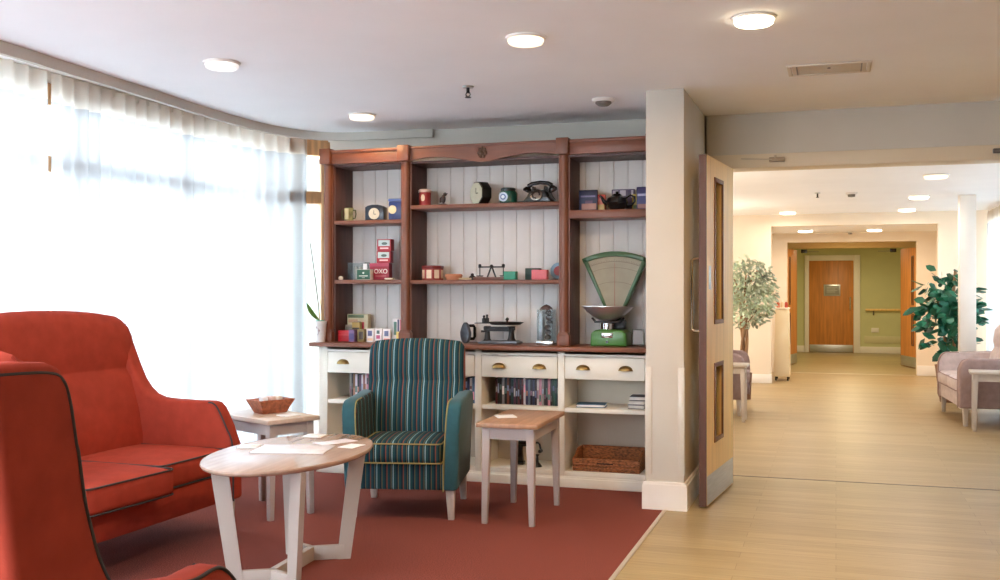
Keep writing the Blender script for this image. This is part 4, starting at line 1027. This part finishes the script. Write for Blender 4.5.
    # legs
    for sx in (-1, 1):
        for yy, k_r in ((fy + .06, 0), (by - .05, .05)):
            k = MB(); k.taper((sx * (W / 2 - .040) , yy + k_r, .0006), (sx * (W / 2 - .045), yy, bottom + .002), (.034, .034), (.050, .050), .003); k.done('leg', Mleg, t)
    return t
def smooth2(P):
    out = []
    P = [Vector((a, b, 0)) for a, b in P]; Q = [P[0] * 2 - P[1]] + P + [P[-1] * 2 - P[-2]]
    for i in range(1, len(Q) - 2):
        for k in range(5):
            t = k / 5; p0, p1, p2, p3 = Q[i - 1:i + 3]
            v = 0.5 * ((2 * p1) + (p2 - p0) * t + (2 * p0 - 5 * p1 + 4 * p2 - p3) * t * t + (3 * p1 - p0 - 3 * p2 + p3) * t ** 3); out.append((v.x, v.y))
    out.append((P[-1].x, P[-1].y)); return out
sofa = seat('sofa', 'red two-seat sofa with charcoal piping under the net curtains', 1.33, SOFA_P, .095, 2, .12, 1.13, 1.32, M['red'], M['red'], M['red'], M['red'], M['pipe_dk'], M['leg'], arch=.055, seat_z=.445, head=.86, cushoff=[(-.06, -.05), (.03, .0)], rake=.42, wing_pipe='inner')
sofa.location = (-3.43, 4.18, 0); sofa.rotation_euler = (0, 0, radians(90 - 1.5))
arm_r = seat('wing_armchair', 'red wing armchair seen from behind, edged with charcoal piping', .74, profile_wing(.645, 1.162), .085, 1, .12, 1.165, .60, M['red'], M['red'], M['red'], M['red'], M['pipe_dk'], M['leg'], arch=.04, seat_z=.435, head=.86)
arm_r.location = (-1.752, 1.895, 0); arm_r.rotation_euler = (0, 0, pi)
tealc = seat('armchair', 'teal striped armchair with olive piping in front of the dresser', .64, profile_low(.665, .96), .085, 1, .12, .970, .585, M['stripe_x'], M['stripe_x'], (M['stripe_y'], M['teal']), M['teal'], M['pipe_ylw'], M['leg'], arch=.022, seat_z=.435, head=.74, wing_pipe='inner', pipe_r=.004, lean=.06)
tealc.location = (-2.388, 5.60, 0); tealc.rotation_euler = (0, 0, radians(13.2))

# ------------------------------------------------------------------ tables
def small_table(label, loc, rz, W=.34, L=.62, H=.56, top=None, leg=None, group='small oak topped side tables'):
    t = thing('side_table', label, 'side table', loc, rz, group)
    MB().b2((-W / 2, -L / 2, H - .026), (W / 2, L / 2, H), .005).done('table_top', top or M['ttop'], t)
    ap = .065
    k = MB(); iW, iL = W / 2 - .03, L / 2 - .03
    k.b2((-iW + .02, -iL, H - .026 - ap), (iW - .02, -iL + .02, H - .0265)); k.b2((-iW + .02, iL - .02, H - .026 - ap), (iW - .02, iL, H - .0265))
    k.b2((-iW, -iL + .02, H - .026 - ap), (-iW + .02, iL - .02, H - .0265)); k.b2((iW - .02, -iL + .02, H - .026 - ap), (iW, iL - .02, H - .0265)); k.done('apron', leg or M['tleg'], t)
    for sx in (-1, 1):
        for sy in (-1, 1):
            k = MB(); k.taper((sx * (iW - .010), sy * (iL - .010), .0006), (sx * (iW - .02), sy * (iL - .02), H - .0265), (.030, .030), (.046, .046), .002); k.done('leg', leg or M['tleg'], t)
    return t
small_table('oak topped side table with taupe legs before the dresser drawers', (-1.715, 5.65, 0), radians(1.5), .35, .66, .56)
small_table('side table with a woven tray, between red sofa and dresser', (-3.165, 5.275, 0), radians(64), .35, .58, .565, top=mat('pale_oak_top', (206, 184, 164), .35, var=.05, scale=3, stretch=(10, 1, 1)))
tw = thing('woven_tray', 'flared brown woven bowl of papers on the side table by window', 'bowl', (-3.17, 5.33, .5662), radians(62))
k = MB(); a0, b0, a1, b1, hh = .078, .05, .118, .082, .080
def fr_(a, b, z): return [(-a, -b, z), (a, -b, z), (a, b, z), (-a, b, z)]
bm = k.bm; r1 = [bm.verts.new(p) for p in fr_(a0, b0, 0)]; r2 = [bm.verts.new(p) for p in fr_(a1, b1, hh)]; r3 = [bm.verts.new(p) for p in fr_(a1 - .012, b1 - .012, hh)]; r4 = [bm.verts.new(p) for p in fr_(a0 - .008, b0 - .008, .012)]
bm.faces.new(r1[::-1]); bm.faces.new(r4)
for A_1, B_1 in ((r1, r2), (r2, r3), (r3, r4)):
    for i in range(4):
        j = (i + 1) % 4; bm.faces.new((A_1[i], A_1[j], B_1[j], B_1[i]))
bmesh.ops.recalc_face_normals(bm, faces=bm.faces); k.done('shell', M['tray'], tw)
for i in range(3):
    pk = thing('paper_packet', ['white packet lying in the woven bowl, dresser end', 'pink white packet standing in the middle of the woven bowl', 'cream packet lying in the woven bowl, sofa end'][i], 'packet', Vector((-3.17, 5.33, .5662 + .015)) + Matrix.Rotation(radians(62), 3, 'Z') @ Vector(((i - 1) * .046, 0, 0)), radians(62) + .15 * (i - 1), 'packets in the woven bowl')
    MB().box((0, 0, .040), (.036, .06, .080), .006).done('wrap', col([(236, 230, 228), (220, 190, 180), (228, 216, 200)][i]), pk)
def paper(name, label, x, y, z, w, d, rz, m, th=.0022, group=None):
    t = thing(name, label, 'paper' if name != 'coaster' else 'coaster', (x, y, z), rz, group)
    MB().b2((-w / 2, -d / 2, 0), (w / 2, d / 2, th), .0005).done('sheet' if name != 'coaster' else 'mat', m, t); return t
paper('coaster', 'white coaster beside the woven bowl', -2.99, 5.23, .5662, .11, .09, radians(64), M['paper'], .006)
paper('coaster', 'white coaster on the oak side table before the dresser', -1.80, 5.60, .5612, .11, .11, radians(30), M['paper'], .006)
# oval table
OT = thing('oval_table', 'oval coffee table with limed top and white splayed legs', 'table', (-2.365, 4.172, 0), radians(4))
TZ = .55
prof_e = []
k = MB(); k.lathe([(0, TZ - .024), (.965, TZ - .024), (.99, TZ - .018), (1.0, TZ - .009), (.995, TZ - .002), (.985, TZ), (0, TZ)], seg=72, c=(-.02, .03, 0), sc=(.335, .57)); k.done('table_top', M['ttop_o'], OT, 25)
for sx in (-1, 1):
    for sy in (-1, 1):
        fx, fy_, tx, ty = sx * .135, sy * .275, sx * .185, sy * .335
        k = MB(); d = Vector((fx, fy_ - sy * .205, 0)).normalized(); n_ = Vector((-d.y, d.x, 0))
        vs = []
        for (cx, cy, z, wd) in ((fx, fy_, .0006, .062), (tx, ty, TZ - .025, .074)):
            for a, b_ in ((-1, -1), (1, -1), (1, 1), (-1, 1)):
                p = Vector((cx, cy, z)) + d * (a * wd / 2) + n_ * (b_ * .014); vs.append(k.bm.verts.new(p))
        for q in ((3, 2, 1, 0), (4, 5, 6, 7), (0, 1, 5, 4), (1, 2, 6, 5), (2, 3, 7, 6), (3, 0, 4, 7)): k.bm.faces.new([vs[i] for i in q])
        bmesh.ops.recalc_face_normals(k.bm, faces=k.bm.faces); k.done('leg', M['leg_w'], OT)
k = MB()
for sy in (-1, 1):
    for sx in (-1, 1):
        a = Vector((0, sy * .205, .035)); b_ = Vector((sx * .135, sy * .275, .035)); mid = (a + b_) / 2; L_ = (b_ - a).length
        k.box(mid, (L_, .026, .066), .002, rot=Matrix.Rotation(atan2(b_.y - a.y, b_.x - a.x), 4, 'Z'))
k.box((0, 0, .035), (.03, .43, .066), .002)
k.done('stretcher', M['leg_w'], OT)
def on_oval(x, y): return Vector((-2.40, 4.20, 0)) + Matrix.Rotation(radians(4), 3, 'Z') @ Vector((x, y, 0))
zt_ = TZ + .0012
for nm, lb, x, y, w, d, rz, m, th in (('coaster', 'white coaster on the oval table, sofa side', -.225, .04, .10, .10, .3, M['paper'], .006), ('coaster', 'white coaster at the teal chair end of the oval table', -.07, .44, .10, .10, .1, M['paper'], .006),
                               ('magazine', 'glossy white magazine lying in the middle of the oval table', .01, .02, .34, .24, .25, M['paper_p'], .004), ('leaflet', 'pale printed leaflet beside the magazine, towards the teal chair', .11, .28, .10, .20, -.45, M['paper_p'], .002), ('leaflet', 'small folded leaflet at the edge of the oval table', .235, .18, .08, .12, -.1, M['paper'], .002)):
    p = on_oval(x, y); paper(nm, lb, p.x, p.y, zt_, w, d, rz, m, th)

# ------------------------------------------------------------------ the room beyond the doorway
struct(MB().b2((-3.4, 7.24, 0), (-0.842, 7.26, CZ2)).done('wall_corridor_near', M['wall']))
a = MB(); a.b2((-3.4, 14.46, 0), (-0.842, 14.62, CZ2)); struct(a.done('wall_pier_west', M['wall_peach']))
a = MB(); a.b2((1.262, 14.46, 0), (3.0, 14.62, CZ2)); struct(a.done('wall_pier_east', M['wall_peach']))
struct(MB().b2((-0.842, 14.46, 2.14), (1.262, 14.62, CZ2)).done('wall_lintel', M['wall_peach']))
struct(MB().b2((-3.4, 14.44, 0), (-0.83, 14.4599, .12), .004).done('baseboard_west', M['white']))
struct(MB().b2((1.25, 14.44, 0), (3.0, 14.4599, .12), .004).done('baseboard_east', M['white']))
struct(MB().b2((-1.3, 14.62, 0), (-1.15, 16.389, 2.139)).done('wall_pocket_west', M['wall_peach']))
struct(MB().b2((1.55, 14.62, 0), (1.7, 16.389, 2.139)).done('wall_pocket_east', M['wall_peach']))
# wall with the double doors
a = MB(); a.b2((-3.4, 16.39, 0), (-0.716, 16.6, 2.15)); a.b2((1.142, 16.39, 0), (3.0, 16.6, 2.15)); a.b2((-0.716, 16.39, 2.0), (1.142, 16.6, 2.15)); struct(a.done('wall_portal', M['wall_peach']))
struct(MB().b2((1.142, 16.372, 0), (3.0, 16.3899, .15), .004).done('baseboard_portal', M['white']))
a = MB(); a.b2((-1.2, 18.40, 1.98), (1.6, 18.55, 2.15)); a.b2((-1.2, 18.40, 0), (-0.70, 18.55, 1.98)); a.b2((1.08, 18.40, 0), (1.6, 18.55, 1.98)); struct(a.done('wall_frame', mat('frame_wall_paint', (214, 186, 130), .7)))
for nm, hx_, ax_, ay_, lab in (('door_2', -0.66, -.80, 17.62, 'w'), ('door_3', 1.05, 1.27, 17.62, 'e')):
    d_ = bpy.data.objects.new(nm, None); C.objects.link(d_); d_['kind'] = 'structure'
    d_.location = (hx_, 18.39, .012); d_.rotation_euler = (0, 0, atan2(ay_ - 18.39, ax_ - hx_))
    leaf_with_panels(.80, 1.94, .044, [(.50, .60, 1.02, 1.80), (.50, .60, .36, .86)], M['door_far'], M['oak_edge'], d_)
    for sg in (-1, 1):
        y0, y1 = sorted((sg * .022, sg * .024)); MB().b2((.01, y0, .005), (.79, y1, .17), .0004).done('kick_plate', M['steel'], d_)
    c_ = bpy.data.objects.new('closer', None); C.objects.link(c_); c_.location = (hx_ + (.14 if lab == 'w' else -.14), 18.39, 1.93); c_.parent = bpy.data.objects['wall_frame']
    MB().b2((-.05, -.06, -.03), (.05, -.002, .03), .006).done('body', M['black'], c_); MB().box(((.14 if lab == 'w' else -.14), -.03, -.01), (.2, .012, .01), .002).done('arm', M['grey'], c_)
# far wall and its door
a = MB(); a.b2((-3.4, 21.75, 0), (3.0, 21.9, 2.15)); struct(a.done('wall_far', M['wall_green']))
a = MB(); a.b2((-3.4, 16.6, 0), (-1.3, 21.75, 2.15)); struct(a.done('wall_far_west', M['wall_green']))
a = MB(); a.b2((1.75, 16.6, 0), (3.0, 21.75, 2.15)); struct(a.done('wall_far_east', M['wall_green']))
a = MB(); a.b2((-1.3, 21.733, 0), (-.60, 21.7499, .13), .003); a.b2((.46, 21.733, 0), (1.75, 21.7499, .13), .003); struct(a.done('baseboard_far', M['white']))
a = MB(); a.b2((-.605, 21.70, 0), (-.52, 21.7499, 1.96), .004); a.b2((.335, 21.70, 0), (.46, 21.7499, 1.96), .004); a.b2((-.52, 21.70, 1.85), (.335, 21.7499, 1.96), .004); struct(a.done('trim_7', M['white']), 'white frame round the far door')
d4 = bpy.data.objects.new('door_4', None); C.objects.link(d4); d4['kind'] = 'structure'; d4.location = (-.519, 21.73, .006)
MB().b2((0, -.012, 0), (.853, .012, 1.842), .002).done('leaf', M['door_far'], d4)
MB().b2((.01, -.015, .003), (.843, -.0125, .15), .0005).done('kick_plate', M['steel'], d4)
k = MB(); k.tube([(.79, -.012, .86), (.79, -.05, .87), (.79, -.05, 1.10), (.79, -.012, 1.11)], .012); k.done('pull_handle', M['steel'], d4)
sg_ = thing('door_notice', 'framed grey notice fixed to the far brown door', 'sign', (-.075, 21.716, 1.255))
MB().b2((-.16, -.012, -.115), (.16, -.0005, .115), .004).done('frame', M['steel'], sg_); MB().b2((-.135, -.015, -.09), (.135, -.0125, .09), .001).done('panel', col((150, 148, 140)), sg_)
k = MB(); [k.b2((-.10, -.0165, .05 - i * .03), (.10 - .04 * (i % 2), -.0155, .06 - i * .03)) for i in range(4)]; k.done('print_lines', col((196, 194, 188)), sg_)
hr = thing('handrail', 'wooden handrail on brackets along the green far wall', 'handrail', (.56, 21.70, .865))
MB().tube([(0, 0, 0), (1.15, 0, 0)], .022, seg=12).done('rail', M['oak'], hr)
for xx in (.15, .85):
    k = MB(); k.tube([(xx, 0, -.02), (xx, .01, -.07), (xx, .048, -.10)], .012); k.done('bracket', M['grey'], hr)
tr = struct(MB().b2((.54, 21.738, .20), (1.74, 21.7499, .34), .003).done('trim_8', mat('dado_paint', (206, 200, 160), .5)))
so = thing('socket', 'white wall socket under the far handrail', 'socket', (.74, 21.7495, .46)); MB().b2((-.07, -.012, -.045), (.07, 0, .045), .003).done('plate', M['plastic'], so)
# bright glazing on the east side, and the column
window_run('window_2', [(1.92, 7.3), (1.92, 14.4)], [(0.06, 0.10), (2.2, 0.14)], [(1.92, y, pi / 2, .10) for y in (7.35, 8.8, 10.3, 11.8, 13.2, 14.35)], M['white'])
struct(MB().b2((1.88, 7.27, 0), (1.96, 12.4, .8)).done('wall_east', M['wall_peach']))
struct(MB().b2((1.86, 7.27, 2.28), (3.0, 14.45, 2.2999)).done('soffit_east', M['ceiling']))
struct(MB().b2((-3.0, 7.27, 0), (-2.9, 14.45, CZ2 - .001)).done('wall_west', M['wall_peach']))
net('net_curtain', [Vector((1.80, 14.38 - .25 * i, 0)) for i in range(28)], .03, 2.27, 'white net curtain added at the far room window to dim its daylight', 8)  # curtain added to weaken the daylight from this window
struct(MB().b2((3.1, 6, -0.3), (30, 40, -0.15)).done('ground_garden', M['grass']))
struct(MB().b2((1.262, 12.0, 0), (1.425, 12.17, CZ2 - .001), .006).done('column_white', M['white']))
FAR = 'round ceiling lights beyond the doorway'
for x, y, z, lb in ((.857, 12.0, CZ2, 'bright ceiling light over the mauve sofa in the far room'), (.85, 13.9, CZ2, 'ceiling light close to the far lintel on the big plant side'), (-.60, 13.95, CZ2, 'ceiling light near the lintel above the pale tree'), (.838, 9.8, CZ2, 'yellowish ceiling light nearest the door head in far room'), (-.42, 15.5, 2.14, 'low ceiling light before the double doors, cabinet side'), (.52, 15.55, 2.14, 'low ceiling light before the double doors, plant side')):
    fitting(lb, x, y, z, M['lamp_far'] if y > 10 else M['lamp_dim'], .1, FAR); disc_light(x, y, z - .06, 7 if y > 15 else 5, (255, 240, 222))
for x, y in ((-1.9, 9.0), (-1.9, 12.5)):  # fill lights added out of sight in this room, no lamp stands there
    l = bpy.data.lights.new('lamp_and_fill_light', 'POINT'); l.energy = 34; l.shadow_soft_size = .12; l.color = lin((255, 242, 226))[:3]
    o = bpy.data.objects.new('lamp_and_fill_light', l); C.objects.link(o); o.location = (x, y, 1.25)
for x, y in ((0.2, 17.4), (0.2, 20.0)): disc_light(x, y, 2.10, 13, (255, 236, 190))  # far corridor lights; no fitting is modelled for them
t = thing('smoke_detector', 'smoke detector with dark centre on the far room ceiling', 'smoke detector', (.155, 11.36, CZ2)); MB().lathe([(0, -.001), (.06, -.001), (.06, -.014), (.05, -.02), (0, -.02)]).done('base', M['plastic'], t); MB().lathe([(.04, -.02), (.035, -.045), (0, -.05)]).done('sensor_head', M['grey'], t)
t = thing('smoke_detector', 'small smoke detector on the low ceiling before the double doors', 'smoke detector', (.20, 16.1, 2.14)); MB().lathe([(0, -.001), (.05, -.001), (.05, -.014), (.04, -.02), (0, -.02)]).done('base', M['plastic'], t); MB().lathe([(.03, -.02), (.03, -.04), (0, -.045)]).done('sensor_head', M['grey'], t)
t = thing('sprinkler', 'thin sprinkler head on the far room ceiling', 'sprinkler', (-.184, 11.25, CZ2)); MB().lathe([(0, -.001), (.03, -.001), (.028, -.01), (0, -.01)]).done('ceiling_collar', M['steel'], t); k = MB(); k.cyl((0, 0, -.03), .008, .04); k.cyl((0, 0, -.052), .016, .004); k.done('nozzle', M['iron'], t)
# cabinet with bottles
cb = thing('cabinet', 'slim cream cabinet on castors beside the far lintel wall', 'cabinet', (-.72, 15.05, 0))
MB().taper((0, 0, .06), (0, 0, 1.0), (.22, .40), (.18, .36), .01).done('body', mat('cabinet_cream', (232, 214, 178), .5), cb)
MB().box((0, 0, 1.012), (.20, .38, .022), .004).done('top', mat('cabinet_top', (236, 224, 200), .5), cb)
for sx in (-1, 1):
    for sy in (-1, 1): MB().cyl((sx * .08, sy * .16, .03), .029, .022, axis='X').done('castor', M['black'], cb)
for i, (c, lb) in enumerate((((196, 96, 60), 'orange bottle on the cream cabinet'), ((176, 66, 50), 'red bottle on the cream cabinet, door side'), ((220, 190, 150), 'cream bottle on the cream cabinet, tree side'))):
    t = thing('bottle', lb, 'bottle', (-.72 + (-.055, .0, .055)[[2, 0, 1][i]] * -1, 14.98, 1.0242), 0, 'bottles on the cream cabinet')
    MB().lathe([(0, 0), (.022, 0), (.023, .06), (.012, .08), (0, .08)]).done('body', col(c), t); MB().lathe([(0, .08), (.012, .08), (.012, .105), (0, .105)]).done('cap', col((226, 210, 190)), t)
# plants
def crown(seed, n, cen, rad, L, W, droop=.4, shell=.35):
    rn = random.Random(seed); k = MB(); bm = k.bm
    for i in range(n):
        v = Vector((rn.gauss(0, 1), rn.gauss(0, 1), rn.gauss(0, 1))).normalized() * (rn.random() ** shell)
        p = Vector(cen) + Vector((v.x * rad[0], v.y * rad[1], v.z * rad[2]))
        d = Vector((v.x + rn.gauss(0, .5), v.y + rn.gauss(0, .5), rn.gauss(0, .4) - droop)).normalized()
        s_ = d.cross(Vector((rn.gauss(0, 1), rn.gauss(0, 1), rn.gauss(0, 1)))).normalized(); u_ = s_.cross(d)
        l, w = L * rn.uniform(.7, 1.2), W * rn.uniform(.7, 1.2)
        vs = [bm.verts.new(q) for q in (p, p + d * l * .35 + s_ * w * .5 + u_ * w * .1, p + d * l * .75 + s_ * w * .38, p + d * l, p + d * l * .75 - s_ * w * .38, p + d * l * .35 - s_ * w * .5 + u_ * w * .1)]
        bm.faces.new((vs[0], vs[1], vs[5])); bm.faces.new((vs[1], vs[2], vs[4], vs[5])); bm.faces.new((vs[2], vs[3], vs[4]))
    return k
fi = thing('ficus_tree', 'pale leaved ficus tree with twisted trunk behind the mauve armchair', 'plant', (-1.02, 12.3, 0))
MB().lathe([(0, 0.0006), (.075, 0.0006), (.09, .30), (.095, .31), (.085, .31), (.08, .28), (0, .28)]).done('pot', M['terra'], fi)
MB().lathe([(0, .281), (.079, .281), (.06, .29), (0, .295)]).done('soil', M['soil'], fi)
k = MB()
for ph in (0, 2.1, 4.2): k.tube([(.03 * cos(ph + z * 5), .03 * sin(ph + z * 5), .27 + z) for z in [i * .07 for i in range(11)]], .02)
for i in range(9):
    a = i * .7; k.tube([(0, 0, .85 + .04 * i), (.12 * cos(a), .12 * sin(a), 1.0 + .05 * i), (.2 * cos(a), .2 * sin(a), 1.1 + .05 * i)], .008)
k.done('trunk', M['bark'], fi)
crown(5, 1500, (.05, 0, 1.24), (.31, .28, .42), .07, .03).done('foliage', M['leaf_f'], fi, 0)
rb = thing('rubber_plant', 'tall dark green rubber plant behind the white column', 'plant', (1.27, 12.75, 0))
MB().lathe([(0, 0.0006), (.14, 0.0006), (.19, .40), (.195, .42), (.17, .42), (.16, .39), (0, .39)]).done('pot', M['terra'], rb)
MB().lathe([(0, .391), (.159, .391), (.1, .40), (0, .405)]).done('soil', M['soil'], rb)
k = MB(); k.tube([(0, 0, .38), (.02, 0, .8), (0, 0, 1.2), (.03, .02, 1.5)], .018); k.tube([(-.03, .02, .38), (-.1, 0, .8), (-.16, 0, 1.2)], .015); k.tube([(.04, 0, .38), (.14, .05, .8), (.18, .05, 1.15)], .015)
k.done('stem', M['bark'], rb)
k = crown(9, 300, (-.06, 0, 1.04), (.34, .26, .50), .17, .085, .25, .5)
k.done('foliage', M['leaf_r'], rb, 0)
# mauve seating and tables
so2 = seat('sofa', 'mauve two-seat sofa near the white column in the far room', 1.25, profile_low(.63, .93), .11, 2, .12, .93, 1.05, M['lilac_lt'], M['lilac_lt'], (M['lilac_lt'], M['lilac']), M['lilac'], M['lilac'], M['leg_w'], arch=.02, wing_pipe='inner')
so2.location = (1.40, 11.13, 0); so2.rotation_euler = (0, 0, radians(-90 + 4))
ac2 = seat('armchair', 'mauve armchair half hidden by the open oak door', .72, profile_low(.63, .93), .10, 1, .12, .93, .56, M['lilac'], M['lilac'], (M['lilac'], M['lilac']), M['lilac'], M['lilac'], M['leg_w'], arch=.02, wing_pipe='inner')
ac2.location = (-1.22, 10.95, 0); ac2.rotation_euler = (0, 0, radians(90))
small_table('white side table beside the mauve sofa', (1.37, 10.27, 0), radians(86), .30, .42, .545, M['leg_w'], M['leg_w'], 'white side tables in the far room')
small_table('white side table before the half hidden mauve armchair', (-1.03, 10.28, 0), radians(90), .30, .44, .56, M['leg_w'], M['leg_w'], 'white side tables in the far room')

# ------------------------------------------------------------------ light
wd = bpy.data.worlds.new('sky'); S.world = wd; wd.use_nodes = True
bg = wd.node_tree.nodes['Background']; bg.inputs['Color'].default_value = (0.81, 0.935, 1.09, 1); bg.inputs['Strength'].default_value = 9.0
S.view_settings.view_transform = 'Standard'; S.view_settings.look = 'None'; S.view_settings.gamma = 1.0; S.view_settings.use_curve_mapping = False
S.view_settings.exposure = 0.86
S.cycles.use_denoising = True
S.cycles.max_bounces = 10; S.cycles.diffuse_bounces = 6; S.cycles.transparent_max_bounces = 16
S.cycles.sample_clamp_indirect = 8.0
